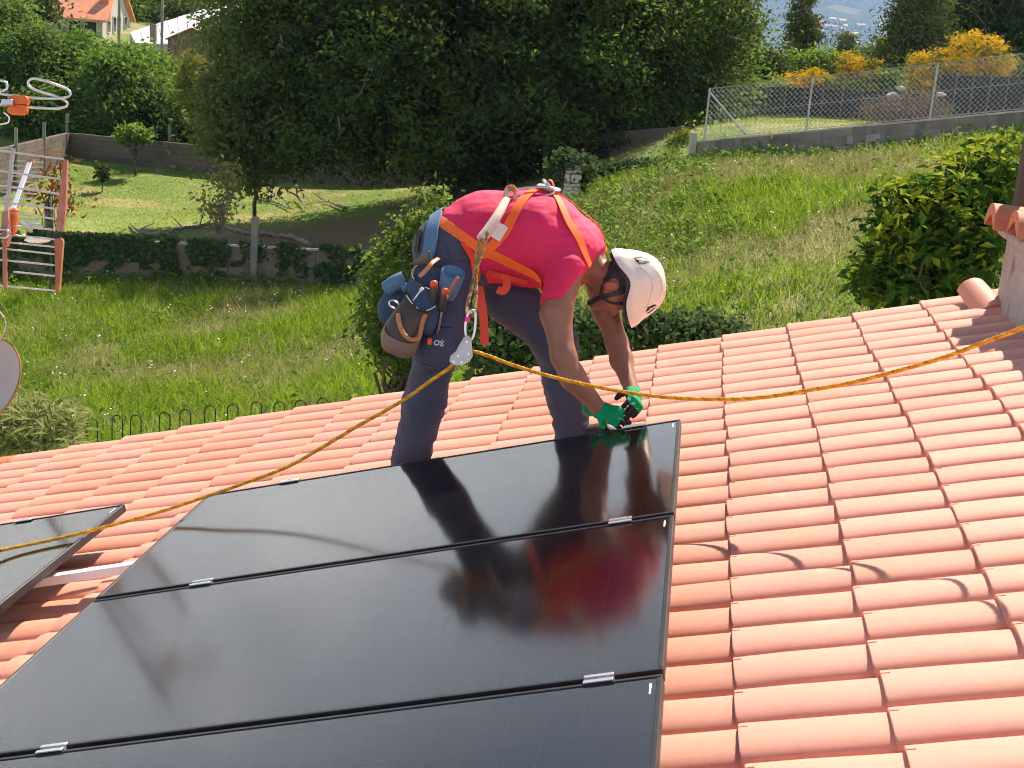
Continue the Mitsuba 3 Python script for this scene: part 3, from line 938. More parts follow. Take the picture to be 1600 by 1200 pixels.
def arm(X, S, Bi, E, Fa, W, k=1.0):
    return chain(X, [(f32(S), .066 * k), (f32(Bi), .063 * k), (f32(E), .049 * k), (f32(Fa), .050 * k), (f32(W), .031 * k)], .03)


def head(X):
    loc = lambda c, f, s: f32(H0 + hc * c + hf * f + hs * s)
    ax = np.stack([hc, hf, hs])
    d = ellip(X, H0 + hc * .012 - hf * .010, ax, (.108, .098, .078))
    d = smin(d, chain(X, [(loc(-.045, .045, 0), .058), (loc(-.105, .062, 0), .032)], .03), .05)            # face and chin
    for s in (-1, 1):
        d = smin(d, cap(X, loc(-.06, -.005, .052 * s), loc(-.11, .055, .018 * s), .016, .016), .03)         # jaw
        d = smin(d, cap(X, loc(-.028, .066, .046 * s), loc(-.034, .040, .064 * s), .014, .012), .02)        # cheekbone
        d = smin(d, cap(X, loc(.012, .088, .012 * s), loc(.008, .080, .045 * s), .011, .010), .015)         # brow
        d = smax(d, -cap(X, loc(-.006, .097, .029 * s), loc(-.006, .094, .036 * s), .011, .010), .012)      # eye socket
        d = smin(d, ellip(X, loc(-.007, .079, .031 * s), ax, (.0125, .0125, .0125)), .004)                  # eyeball
        e = ellip(X, loc(-.030, -.018, .083 * s), np.stack([unit(hc + .25 * hf), unit(hf - .25 * hc), hs]), (.033, .020, .010))
        e = smax(e, -ellip(X, loc(-.030, -.014, .093 * s), ax, (.020, .011, .008)), .006)                   # ear
        d = smin(d, e, .012)
    d = smin(d, chain(X, [(loc(.002, .090, 0), .010), (loc(-.040, .118, 0), .0135)], .01), .016)            # nose
    d = smin(d, cap(X, loc(-.042, .100, -.012), loc(-.042, .100, .012), .010, .010), .012)
    d = smin(d, cap(X, loc(-.066, .094, -.016), loc(-.066, .094, .016), .0075, .0075), .008)                # lips
    d = smin(d, cap(X, loc(-.079, .091, -.014), loc(-.079, .091, .014), .0080, .0080), .008)
    return d


def body(X):
    d = torso(X, -.022)
    d = smin(d, legs(X, -.020), .05)
    d = smin(d, arm(X, SH_N, BI_N, EL_N, FA_N, WR_N), .04)
    d = smin(d, arm(X, SH_F, BI_F, EL_F, FA_F, WR_F, .93), .04)
    d = smin(d, chain(X, [(f32(NB0), .068), (f32(NB1), .060)], .03), .05)
    d = smin(d, head(X), .035)
    d = smin(d, chain(X, [(f32(WR_N), .031), (f32(WR_N + .05 * unit(WR_N - FA_N)), .027)], .02), .02)
    return d


def wrinkle(X, d, amp, fr, axes, seed, band=.03):
    m = np.abs(d) < band
    q = (X[m] @ np.asarray(axes).T) * np.asarray(fr)
    d = d.copy()
    n = meshkit.fbm(q, 3, seed)
    d[m] += amp * (np.abs(n - 0.5) * 2.2 - 0.5)
    return d


tdir = unit(TOR[2][0] - TOR[0][0])
px_n = unit((at(779, 316, 6) - at(692, 372, 6)))                 # across the belt line, towards the head
belt_p = at(722, 388, 6.0)
SHX = np.stack([tdir, unit(np.cross(tdir, NEAR)), NEAR])


def shirt_base(X):
    d = torso(X)
    hem_n = P(874, 474, 5.76)
    d = smin(d, chain(X, [(f32(SH_N), .079), (f32(hem_n), .079)], .03), .05)
    d = smin(d, chain(X, [(f32(SH_F), .074), (f32(P(942, 466, 6.13)), .072)], .03), .05)
    d = smin(d, chain(X, [(f32(NB0), .078), (f32(P(926, 417, 6.0)), .072)], .03), .045)
    return d


def cut(X, p, n):
    return (X - f32(p)) @ f32(n)


def shirt(X):
    d = shirt_base(X)
    d = wrinkle(X, d, .015, (5, 17, 9), SHX, 4)
    d = wrinkle(X, d, .006, (22, 9, 9), SHX, 8)
    u = unit(BI_N - SH_N)
    sl = smin(cut(X, P(871, 476, 5.76), unit(u + .30 * tdir)), d * 0 + 9, .01)
    near_arm = cap(X, SH_N, EL_N, .125, .12)
    d = np.where(near_arm < 0, smax(d, sl, .008), d)
    far = cap(X, P(936, 440, 6.15), EL_F, .10, .11)
    d = np.where(far < 0, smax(d, cut(X, P(943, 464, 6.13), unit(BI_F - SH_F)), .008), d)
    d = smax(d, -cut(X, belt_p - px_n * .012, px_n), .01)
    d = smax(d, cut(X, P(924, 417, 6.0), unit(NB1 - NB0)), .008)
    return d


def trouser_base(X):
    d = torso(X, .004, 3)
    d = smax(d, cut(X, belt_p + px_n * .005, px_n), .01)
    return smin(d, legs(X), .06)


def trousers(X):
    d = trouser_base(X)
    lx = np.eye(3)
    d = wrinkle(X, d, .016, (9, 9, 16), lx, 21)
    d = wrinkle(X, d, .009, (6, 6, 34), lx, 23)
    return d


lo, hi = P(640, 320, 5.6), P(1010, 640, 6.5)
allp = np.array([SH_N, BI_N, EL_N, WR_N, SH_F, BI_F, EL_F, WR_F, H0 + hc * .2, H0 + hf * .2, H0 - hf * .2, KN_N, AN_N, KN_F, AN_F] + [t[0] for t in TOR])
lo, hi = allp.min(0) - .22, allp.max(0) + .22
v, f = mesh_sdf(body, lo, hi, .0075, 1)
loc = np.stack([(v - H0) @ hc, (v - H0) @ hf, (v - H0) @ hs], -1)
sk = np.tile([0.27, 0.125, 0.082], (len(v), 1)) * (0.9 + 0.2 * meshkit.fbm(v * 30, 3))[:, None]
red = np.clip(1 - np.linalg.norm((loc - [-.030, -.018, 0]) / [.05, .04, 10], axis=1), 0, 1) * (np.abs(loc[:, 2]) > .072)
sk = sk * (1 - red[:, None]) + red[:, None] * np.array([0.42, 0.11, 0.09])
stub = np.clip(1.3 - np.linalg.norm((loc - [-.095, .055, 0]) / [.05, .05, .07], axis=1), 0, 0.6)[:, None]
sk = sk * (1 - stub) + stub * np.array([0.10, 0.055, 0.04])
lip = (np.linalg.norm((loc - [-.072, .098, 0]) / [.012, .012, .024], axis=1) < 1)[:, None]
sk = np.where(lip, [0.24, 0.085, 0.065], sk)
eye = (np.linalg.norm((loc - [-.007, .088, 0]) * [1, 1, 0], axis=1) < .008)[:, None] & (np.abs(np.abs(loc[:, 2:3]) - .031) < .009)
sk = np.where(eye, [0.12, 0.09, 0.08], sk)
person = obj('person', (v, f), 'm_skin', smooth=True, color=sk, label='man bending over the top edge of the panels in red shirt and dark work trousers', category='person')
v, f = mesh_sdf(shirt, lo, hi, .0075, 1)
obj('shirt', (v, f), 'm_shirt', person, smooth=True, label='crimson short-sleeved shirt')
v, f = mesh_sdf(trousers, lo, hi, .0075, 1)
obj('trousers', (v, f), 'm_trousers', person, smooth=True, label='dark blue-grey work trousers')
# seams and the side pocket of the near leg
for nm, pts, w in (('pocket_edge', [(689, 368), (700, 392), (716, 408), (733, 404), (742, 385)], .004), ('thigh_seam', [(652, 560), (672, 566), (692, 572), (706, 570)], .007),
                   ('cargo_pocket', [(664, 512), (684, 516), (706, 513)], .009)):
    obj(nm, ribbon_facing(trousers, [P(a, b, 5.72) for a, b in pts], w, .004, .001, .012), 'm_trouser_dark' if nm != 'pocket_edge' else 'm_trousers', person + '__trousers', smooth=30)
# boots on the tiles
for nm, an, kn in (('boot', AN_N, KN_N), ('boot', AN_F, KN_F)):
    A_, B_ = (an - RO) @ RA, (an - RO) @ RB
    sole = RP(A_ + 0.02, B_, -HT + 0.012)
    fd = unit(RA * 0.93 + RB * (-0.25 if nm == 'boot' else 0.1))
    def boot(X, an=an, sole=sole, fd=fd):
        d = chain(X, [(f32(an), .058), (f32(sole + RN * .055 - fd * .03), .050), (f32(sole + RN * .045 + fd * .12), .046), (f32(sole + RN * .04 + fd * .17), .038)], .04)
        return smax(d, -cut(X, sole, RN), .006)
    c = (an + sole) / 2
    v, f = mesh_sdf(boot, c - .32, c + .32, .010, 1)
    obj(nm, (v, f), 'm_boot', person, smooth=True)


def hand(w, fwd, back, thumb_side, curls, spread=0.05, tip_dark=True, thumb_out=0.6):
    """Gloved hand: palm, four unequal bent fingers and a thumb leaving the palm's side near the wrist. Returns sdf, frame, centre."""
    x = unit(fwd); z = unit(back - (back @ x) * x); y = np.cross(z, x) * (1 if np.cross(z, x) @ thumb_side > 0 else -1)
    segs = []
    wrist = w
    pts = {}
    for n, (oy, ln, r) in enumerate(((.033, .074, .0108), (.011, .082, .0112), (-.011, .077, .0108), (-.032, .060, .0098))):
        k0 = wrist + x * (.092 - .010 * abs(n - 1.2)) + y * oy
        ang = curls[n]
        d = unit(x + y * spread * (1.5 - n))
        p = k0
        chain_ = [(p, r + .001)]
        for s, part in ((0.6, .46), (1.0, .31), (0.9, .23)):
            ang_ = ang * s
            d = unit(d * math.cos(ang_) - z * math.sin(ang_)) if True else d
            d = unit(d)
            p = p + d * ln * part
            chain_.append((p, r * (1 - .06 * len(chain_))))
        segs.append(chain_)
    t0 = wrist + x * .022 + y * .030 - z * .004
    td = unit(x * .62 + y * thumb_out - z * .35)
    t1 = t0 + td * .042
    t2 = t1 + unit(td + x * .5 - z * .25) * .030
    t3 = t2 + unit(td + x * .9 - z * .5) * .026
    segs.append([(t0, .0155), (t1, .0135), (t2, .0118), (t3, .0105)])

    def fn(X):
        d = None
        for oy, r in ((.030, .0150), (.010, .0165), (-.010, .0160), (-.029, .0145)):
            e = cap(X, f32(wrist + y * oy * .62), f32(wrist + x * .090 + y * oy), r + .003, r - .002)
            d = e if d is None else smin(d, e, .016)
        d = smin(d, cap(X, f32(wrist - x * .055), f32(wrist + x * .015), .0365, .030), .02)
        for c in segs:
            d = smin(d, chain(X, [(f32(a), b) for a, b in c], .006), .007)
        m = np.abs(d) < .02
        d = d.copy(); d[m] += .0022 * (meshkit.fbm((X[m] - wrist) * 55, 2, 5) - .5)
        return d
    lo_ = np.min([p for c in segs for p, _ in c] + [wrist - x * .06], 0) - .06
    hi_ = np.max([p for c in segs for p, _ in c] + [wrist - x * .06], 0) + .06
    v, f = mesh_sdf(fn, lo_, hi_, .0032, 1)
    l = np.stack([(v - wrist) @ x, (v - wrist) @ y, (v - wrist) @ z], -1)
    dark = ((l[:, 0] > .122) | ((l[:, 2] < -.016) & (l[:, 0] > .02)) | ((l[:, 1] > .055) & (l[:, 0] > .070)))
    cuff = (l[:, 0] < -.030)
    col = np.where(dark[:, None], [0.012, 0.013, 0.012], [0.0, 0.24, 0.09])
    col = np.where(cuff[:, None], [0.0, 0.20, 0.08], col)
    col = col * (0.85 + 0.3 * meshkit.noise(v * 260, 3))[:, None]
    return v, f, col


# near hand closes on the frame's top edge; the far one reaches over beside it
kn = RP(-.262, .040, .050)
v, f, col = hand(WR_N, kn - WR_N, RN * 1.0 + NEAR * .8 - RA * .2, NEAR, (0.95, 1.0, 1.0, 1.05))
obj('glove', (v, f), 'm_glove', person, smooth=True, color=col, label='green work glove with black fingers on the man\'s near hand')
kn = RP(-.165, .040, .055)
v, f, col = hand(WR_F, kn - WR_F, RN * .55 + RA * 1.0, -RA - NEAR, (0.8, .9, .95, 1.0), thumb_out=.5)
obj('glove', (v, f), 'm_glove', person, smooth=True, color=col, label='green work glove with black fingers on the man\'s far hand')


# hair below the helmet
def hair(X):
    d = head(X) - .004
    l = (X - f32(H0)) @ np.stack([hc, hf, hs]).T.astype(np.float32)
    region = np.maximum(l[:, 1] - .012 + .9 * np.maximum(-l[:, 0] - .01, 0), -l[:, 0] - .072)
    ear = -(np.linalg.norm((l - np.float32([-.030, -.018, 0])) * np.float32([1, 1, 0]), axis=1) - .034)
    region = np.maximum(region, np.where(np.abs(l[:, 2]) > .07, ear, -1))
    d = smax(d, region, .006)
    return d + .002 * (meshkit.noise(X * 120, 2) - .5)


v, f = mesh_sdf(hair, H0 - .16, H0 + .16, .005, 1)
obj('hair', (v, f), 'm_hair', person, smooth=True)

# ------------------------------------------------------------------ helmet
hel = thing('safety_helmet', 'cream white climbing helmet on the man\'s lowered head', 'helmet')
K, Mh = 96, 26
th = np.arange(K) * 2 * np.pi / K


def helmet_pt(u, s, off=0.0):
    """u: angle (0 = face side), s: 0 at the rim to 1 at the crown."""
    cu, su = np.cos(u), np.sin(u)
    front, back = np.clip(cu, 0, 1), np.clip(-cu, 0, 1)
    rim = 0.022 + 0.034 * np.exp(-((np.abs((u + np.pi) % (2 * np.pi) - np.pi) - 1.75) / 0.42) ** 2) - 0.030 * back ** 2.0 + 0.010 * front ** 6
    ph = s * np.pi / 2
    rf = np.where(cu > 0, .148, .146); rs = .122
    flare = (1 - s) ** 5 * (.030 * front ** 4 + .007) 
    rad = np.cos(ph) ** 0.74
    x = rf * cu * rad + cu * flare; y = rs * su * rad + su * flare
    c = rim + (0.196 - rim) * np.sin(ph) ** 0.94
    # moulded ridges: a raised band over the crown with two creases on each side
    lat = np.abs(y) / rs
    ridge = .0045 * np.exp(-((lat - .0) / .30) ** 4) + .0035 / (1 + np.exp((lat - .62) / .02)) * 1.0
    side_panel = .0035 * np.exp(-((s - .08) / .07) ** 4)
    c = c + ridge * np.sin(ph) ** .7
    g = 1 + (side_panel + ridge * .6 + off) / .14
    return H0 + hf * (x * g)[..., None] + hs * (y * g)[..., None] + hc * (c + off * np.sin(ph))[..., None]


S = np.linspace(0, 1, Mh) ** 0.9
S[-1] = 0.995
U, SS = np.meshgrid(th, S)
out = helmet_pt(U, SS)
inn = helmet_pt(U, SS, -.006)
v, f = loft(list(inn[::-1]) + list(out), False, True)
if np.mean(np.einsum('ij,ij->i', np.cross(v[f[:, 1]] - v[f[:, 0]], v[f[:, 2]] - v[f[:, 0]]), v[f].mean(1) - H0 - hc * .06)) < 0:
    f = f[:, ::-1]
obj('shell', (v, f), 'm_helmet', hel, smooth=42)
us = 1 if helmet_pt(np.array([1.57]), np.array([.3]))[0] @ NEAR > H0 @ NEAR else -1


def patch(poly, off=.0012, inset=None):
    """Small moulding on the shell from (angle, height) corners."""
    p = np.array(poly, float)
    c = p.mean(0)
    rings = []
    for k, o in ((1.0, -.004), (1.0, off), (0.82, off + .0003)):
        q = c + (p - c) * k
        rings.append(helmet_pt(us * q[:, 0], q[:, 1], o))
    return loft(rings)


for poly in ([(.40, .30), (.62, .27), (.78, .33), (.74, .46), (.56, .50), (.42, .44)], [(2.30, .30), (2.55, .24), (2.72, .36), (2.62, .52), (2.44, .50), (2.36, .42)]):
    obj('vent', patch(poly), 'm_black_plastic', hel, smooth=30)
    obj('vent_fin', patch([(np.mean([q[0] for q in poly]) - .02, poly[0][1] - .02), (np.mean([q[0] for q in poly]) + .03, poly[0][1] - .02), (np.mean([q[0] for q in poly]) + .02, .47), (np.mean([q[0] for q in poly]) - .03, .47)], .003), 'm_helmet', hel, smooth=30)
for k, (u0, u1, s0) in enumerate(((.75, 2.25, .30), (.85, 2.15, .58))):
    uu_ = np.linspace(u0, u1, 26)
    ss_ = s0 + .14 * np.sin((uu_ - u0) / (u1 - u0) * np.pi)
    ring = helmet_pt(us * uu_, ss_, .0012)
    obj('crease', tube(ring, .0022, 6), 'm_helmet', hel, smooth=True)
# cradle, chin strap
headfn = lambda X: head(X)
HL = lambda c, f_, s: H0 + hc * c + hf * f_ + hs * s
us_s = 1
for s in (1, -1):
    obj('side_strap', ribbon_facing(headfn, [HL(.035, .012, .08 * s), HL(-.02, .022, .08 * s), HL(-.062, .026, .07 * s), HL(-.10, .038, .04 * s)], .020, .004, .004, .012), 'm_black_plastic', hel, smooth=30)
    obj('rear_strap', ribbon_facing(headfn, [HL(.02, -.075, .05 * s), HL(-.03, -.060, .07 * s), HL(-.062, -.02, .075 * s), HL(-.075, .02, .066 * s)], .017, .004, .005, .012), 'm_black_plastic', hel, smooth=30)
    obj('front_strap', ribbon_facing(headfn, [HL(.02, .072, .060 * s), HL(-.03, .060, .066 * s), HL(-.075, .030, .066 * s)], .013, .0035, .004, .012), 'm_black_plastic', hel, smooth=30)
obj('chin_strap', ribbon_facing(headfn, [HL(-.085, .03, .062), HL(-.115, .05, .035), HL(-.128, .06, 0), HL(-.115, .05, -.035), HL(-.085, .03, -.062)], .018, .004, .006, .010), 'm_black_plastic', hel, smooth=30)
obj('cradle', loft([helmet_pt(th, 0 * th + .05, -.012) - hc * q for q in (-.01, .030)], False, False), 'm_black_plastic', hel, smooth=40)

# ------------------------------------------------------------------ harness
har = thing('fall_harness', 'orange full-body safety harness over the man\'s red shirt', 'harness')


def clothes(X):
    return np.minimum(shirt_base(X) - .0095, trouser_base(X) - .0095)


def strap(name, pts, w, m='m_webbing_orange', th=.003, lift=.004):
    return obj(name, ribbon_facing(clothes, [P(*q) for q in pts], w, th, lift), m, har, smooth=30)


strap('back_strap', [(838, 317, 5.94), (812, 336, 5.84), (785, 366, 5.76), (768, 388, 5.74), (752, 408, 5.74)], .042)
strap('waist_strap', [(686, 352, 6.05), (694, 360, 5.9), (718, 367, 5.84), (745, 384, 5.8), (780, 408, 5.78), (815, 432, 5.79), (845, 448, 5.80), (868, 452, 5.85)], .042)
strap('shoulder_strap', [(850, 313, 5.98), (872, 328, 5.86), (896, 352, 5.78), (911, 376, 5.76), (914, 398, 5.77), (904, 418, 5.8)], .036)
strap('shoulder_strap', [(858, 313, 6.0), (884, 326, 6.0), (910, 345, 6.02), (932, 367, 6.06), (950, 392, 6.1)], .036)
strap('back_strap', [(838, 312, 6.0), (800, 304, 6.06), (765, 306, 6.12), (735, 316, 6.16)], .042)
strap('leg_strap', [(728, 378, 5.84), (738, 398, 5.81), (744, 420, 5.82), (742, 440, 5.86)], .040, 'm_webbing_red')
strap('belly_strap', [(760, 425, 5.86), (780, 436, 5.86), (800, 440, 5.87), (822, 446, 5.88)], .040, 'm_webbing_red')
hang = spline([P(748, 448, 5.78), P(752, 470, 5.75), P(756, 505, 5.74), P(757, 538, 5.74)], .02)
obj('hanging_strap', ribbon(hang, np.tile(unit(-FWD + .2 * RIGHT), (len(hang), 1)), .036, .003), 'm_webbing_red', har, smooth=30)
hang = spline([P(789, 430, 5.78), P(792, 446, 5.76), P(786, 455, 5.76), P(777, 452, 5.76)], .01)
obj('hanging_strap', ribbon(hang, np.tile(unit(-FWD + .2 * RIGHT), (len(hang), 1)), .034, .003), 'm_webbing_red', har, smooth=30)
# label patch, dorsal plate and ring
q, n_ = on_surface(clothes, np.array([P(779, 362, 5.78)]), .010)
ax_ = unit(P(768, 388, 5.75) - P(790, 352, 5.75)); ax_ = unit(ax_ - (ax_ @ n_[0]) * n_[0])
obj('sewn_label', box(q[0], (.070, .055, .002), (ax_, np.cross(n_[0], ax_), n_[0])), 'm_paper', har)
q, n_ = on_surface(clothes, np.array([P(852, 316, 5.96)]), .006)
ax_ = unit(RA - (RA @ n_[0]) * n_[0]); ay_ = np.cross(n_[0], ax_)
obj('back_plate', loft([ellipse(q[0] + n_[0] * h, ax_ * .052 * k, ay_ * .060 * k, 28, 3) for h, k in ((0, 1), (.006, 1), (.009, .9))]), 'm_steel_dull', har, smooth=35)
rc = q[0] + n_[0] * .024 - ax_ * .004
a = np.linspace(-0.3, np.pi + 0.3, 26)
obj('dorsal_ring', tube([rc + ay_ * .030 * np.cos(t) + n_[0] * (.018 * np.sin(t) - .012) - ax_ * .026 * np.sin(t) for t in a], .0055, 10), 'm_steel', har, smooth=True)
obj('ring_loop', ribbon([rc + ax_ * (.002 + .030 * s) + n_[0] * (.012 - .045 * s * s) for s in np.linspace(-.2, 1, 10)], np.tile(n_[0], (10, 1)), .036, .004), 'm_webbing_orange', har, smooth=30)

# ------------------------------------------------------------------ lanyard with its connectors, rope grab, rope
lan = thing('lanyard', 'tan rope lanyard with pale sewn end hanging from the harness down the man\'s side', 'lanyard')


def oval(c, ax, ay, a_, b_, n=40):
    t = np.linspace(0, 2 * np.pi, n)
    return [c + ax * a_ * np.sign(np.cos(k)) * abs(np.cos(k)) ** .8 + ay * b_ * np.sin(k) for k in t]


rv, uv_ = RIGHT, UP
obj('snap_hook', tube(oval(P(830, 301, 5.88), unit(P(865, 298, 5.88) - P(800, 303, 5.88)), uv_, .098, .022), .0058, 10), 'm_steel', lan, smooth=True)
obj('hook_gate', tube([P(806, 306, 5.87), P(832, 311, 5.87), P(856, 304, 5.87)], .0065, 10), 'm_steel', lan, smooth=True)
obj('hook_eye', tube(oval(P(798, 303, 5.86), rv, uv_, .018, .026), .007, 10), 'm_steel_dull', lan, smooth=True)
obj('eye_webbing', ribbon(spline([P(806, 300, 5.83), P(799, 291, 5.85), P(791, 293, 5.84), P(788, 304, 5.82), P(791, 316, 5.80)], .008), np.tile(unit(-FWD), (len(spline([P(806, 300, 5.83), P(799, 291, 5.85), P(791, 293, 5.84), P(788, 304, 5.82), P(791, 316, 5.80)], .008)), 1)) * 0.2 + unit(-RIGHT + .6 * UP), .022, .004), 'm_lanyard_dull' if False else 'm_leather_tan', lan, smooth=30)
sw = spline([P(791, 312, 5.79), P(778, 336, 5.70), P(764, 358, 5.66), P(752, 374, 5.64)], .01)
obj('sewn_sleeve', tube(sw, .017 + .006 * np.linspace(0, 1, len(sw)), 10), 'm_webbing_pale', lan, smooth=True)


def laid_rope(pts, r, cols, m, parent, name, step=.006, twist=140.0, fl=.25, **kw):
    p = spline(pts, step)
    v, f = tube(p, r, 12, 3, twist, .30)
    d = np.r_[0, np.cumsum(np.linalg.norm(np.diff(p, axis=0), axis=1))]
    a = np.arange(12) * 2 * np.pi / 12
    k = (np.floor(((a[None] - twist * d[:, None]) / (2 * np.pi) * 3)) % 3).astype(int).ravel()
    fleck = meshkit.noise(np.stack([np.repeat(d * 60, 12), np.tile(a * 2, len(p)), k], -1), 4) > .68
    c = np.array(cols)[k]
    c = np.where(fleck[:, None], c * fl, c)
    c = np.vstack([c, c[:1], c[-1:]]) * (.85 + .3 * meshkit.noise(v * 90, 6))[:, None]
    return obj(name, (v, f), m, parent, smooth=True, color=c, **kw)


tan = [(0.40, 0.25, 0.09), (0.46, 0.30, 0.12), (0.34, 0.21, 0.07)]
laid_rope([P(752, 372, 5.63), P(745, 395, 5.62), P(742, 430, 5.60), P(733, 465, 5.56), P(729, 487, 5.50)], .0085, tan, 'm_lanyard_rope', lan, 'rope_leg')
laid_rope([P(762, 362, 5.63), P(757, 385, 5.62), P(745, 420, 5.58), P(744, 455, 5.55), P(742, 487, 5.50)], .0085, tan, 'm_lanyard_rope', lan, 'rope_leg')
laid_rope([P(729, 487, 5.50), P(733, 492, 5.48), P(742, 487, 5.50)], .0085, tan, 'm_lanyard_rope', lan, 'rope_eye')
car = thing('carabiner', 'steel carabiner with pink locking sleeve between the lanyard and the rope grab', 'carabiner')
TG = 5.445
cpts = [(735, 484), (742, 487), (743, 500), (741, 520), (735, 533), (729, 527), (727, 512), (730, 494)]
obj('ring', tube(spline([P(a, b, TG) for a, b in cpts + cpts[:1]], .006), .0055, 10), 'm_steel', car, smooth=True)
obj('locking_sleeve', tube([P(730, 503, TG), P(731, 495, TG)], .0105, 12), 'm_pink_anodised', car, smooth=40)
grab = thing('rope_grab', 'grey steel rope grab with rounded cheek plates on the yellow rope', 'rope grab')
gp = [(726, 527), (733, 524), (736, 534), (737, 545), (738, 556), (733, 565), (722, 571), (710, 570), (703, 565), (705, 556), (713, 550), (718, 540)]
gp = np.array(gp, float)
from shapely.geometry import Polygon
sm = np.array(Polygon(gp).buffer(-3).buffer(4).exterior.coords)[:-1]
for k, dt in enumerate((-.024, .018)):
    rings = [[P(a, b, TG - .16 + dt + e) for a, b in (sm if abs(e) < .0025 else (sm - sm.mean(0)) * .96 + sm.mean(0))] for e in (-.003, -.002, .002, .003)]
    obj('cheek_plate', loft(rings), 'm_steel_dull', grab, smooth=30)
for a, b in ((709, 565), (732, 553), (721, 566), (729, 534), (716, 556)):
    obj('rivet', tube([P(a, b, TG - .190), P(a, b, TG - .13)], .0042, 10), 'm_steel', grab, smooth=40)
obj('cam', tube([P(718, 560, TG - .166), P(718, 560, TG - .150)], .020, 18), 'm_steel', grab, smooth=40)
roj = [(0.70, 0.31, 0.02), (0.76, 0.40, 0.035), (0.60, 0.24, 0.02)]
rope_pts = [(1760, 420, 4.000), (1680, 470, 4.150), (1600, 511, 4.320), (1540, 534, 4.370), (1470, 560, 4.450), (1400, 580, 4.540), (1325, 599, 4.660), (1250, 612, 4.790), (1190, 621, 4.890), (1130, 624, 4.990), (1060, 622, 5.080), (1000, 616, 5.140), (930, 604, 5.190), (860, 588, 5.230), (800, 570, 5.260), (760, 555, 5.280), (736, 550, 5.290), (712, 566, 5.300), (700, 577, 5.310), (670, 597, 5.360), (640, 619, 5.410), (600, 643, 5.440), (560, 665, 5.480), (505, 698, 5.540), (450, 729, 5.590), (390, 752, 5.650), (330, 773, 5.690), (265, 795, 5.745), (200, 814, 5.750), (130, 832, 5.745), (60, 848, 5.745), (0, 860, 5.720), (-80, 878, 5.600), (-160, 905, 5.400)]
rope_end = [RP(2.30, -2.35, 1.50), RP(2.02, -2.02, 1.16), RP(1.72, -1.66, .86)]
laid_rope(rope_end + [P(*q) for q in rope_pts], .0078, roj, 'm_rope', None, 'safety_rope', twist=110.0, fl=.7, label='long orange-yellow safety rope running across the roof through the rope grab', category='rope')

an_ = thing('anchor_pole', 'steel anchor pole on the ridge that holds the right end of the safety rope', 'pole')
b_ = RP(2.31, -2.36, -HT)
obj('tube', tube([b_ - V0, b_ + np.array([0, 0, 1.85])], .024, 14), 'm_galv', an_, smooth=40)
obj('eye', tube(oval(RP(2.30, -2.35, 1.50), RN, RB, .03, .03), .006, 8), 'm_steel', an_, smooth=True)

# ------------------------------------------------------------------ tool belt
tb = thing('tool_belt', 'blue and brown tool belt with pouches hanging on the man\'s hip', 'tool belt')
obj('belt', ribbon_facing(clothes, [P(a, b, t) for a, b, t in ((700, 332, 6.1), (692, 346, 6.0), (684, 366, 5.88), (679, 388, 5.84), (674, 404, 5.84), (668, 412, 5.86))], .062, .006, .010), 'm_belt_blue', tb, smooth=30)
obj('belt_patch', ribbon_facing(clothes, [P(664, 366, 5.90), (P(661, 380, 5.88)), P(660, 394, 5.88)], .034, .004, .008), 'm_trouser_dark', tb, smooth=30)
T0 = 5.70


def ring_at(px, py, t, rx, ry, tilt=0.0, depth=.5, n=28, pw=2.4):
    """Ring seen as an ellipse rx by ry pixels: rx across, ry as depth."""
    m = t / FOC
    ca, sa = math.cos(tilt), math.sin(tilt)
    ax = RIGHT * ca - UP * sa
    ay = unit(FWD * depth + (UP * ca + RIGHT * sa) * math.sqrt(max(0, 1 - depth * depth)))
    return ellipse(P(px, py, t), ax * rx * m, ay * ry * m / max(0.25, math.sqrt(max(0, 1 - depth * depth))), n, pw)


def open_pouch(rings, wall=.005):
    """Open-topped pouch: outer skin bottom to mouth, then the inside back down."""
    R = [np.asarray(r) for r in rings]
    ins = [r.mean(0) + (r - r.mean(0)) * (1 - wall / max(.02, np.linalg.norm(r - r.mean(0), axis=1).mean())) for r in R]
    return loft(R + [R[-1] + (ins[-1] - R[-1]) * .5 + unit(R[-1].mean(0) - R[-2].mean(0)) * .003] + ins[::-1][:-1])


tl = 0.42                                            # the pouches hang tilted
obj('rear_pouch', open_pouch([ring_at(618, 508, 5.80, 14, 8, tl, .8), ring_at(612, 497, 5.80, 22, 13, tl, .8), ring_at(614, 480, 5.80, 24, 14, tl, .8), ring_at(622, 462, 5.80, 21, 12, tl, .8), ring_at(630, 446, 5.80, 18, 10, tl, .8)]), 'm_pouch_blue', tb, smooth=40)
obj('rear_flap', tube(spline([P(605, 452, 5.76), P(618, 442, 5.74), P(632, 436, 5.74)], .006), .034, 14), 'm_belt_blue', tb, smooth=40)
obj('rear_flap_fold', tube(spline([P(628, 452, 5.72), P(638, 448, 5.72), P(646, 444, 5.74)], .006), .020, 12), 'm_belt_blue', tb, smooth=40)
obj('main_pouch', open_pouch([ring_at(662, 512, 5.68, 18, 10, tl, .8), ring_at(660, 498, 5.67, 24, 13, tl, .8), ring_at(662, 478, 5.67, 28, 15, tl, .75), ring_at(668, 456, 5.68, 31, 17, tl, .7), ring_at(675, 436, 5.70, 33, 18, tl, .66)]), 'm_pouch_blue', tb, smooth=40)
obj('pouch_rim', tube(list(ring_at(675, 436, 5.70, 33, 18, tl, .66)) + [ring_at(675, 436, 5.70, 33, 18, tl, .66)[0]], .0052, 8), 'm_leather_dark', tb, smooth=True)
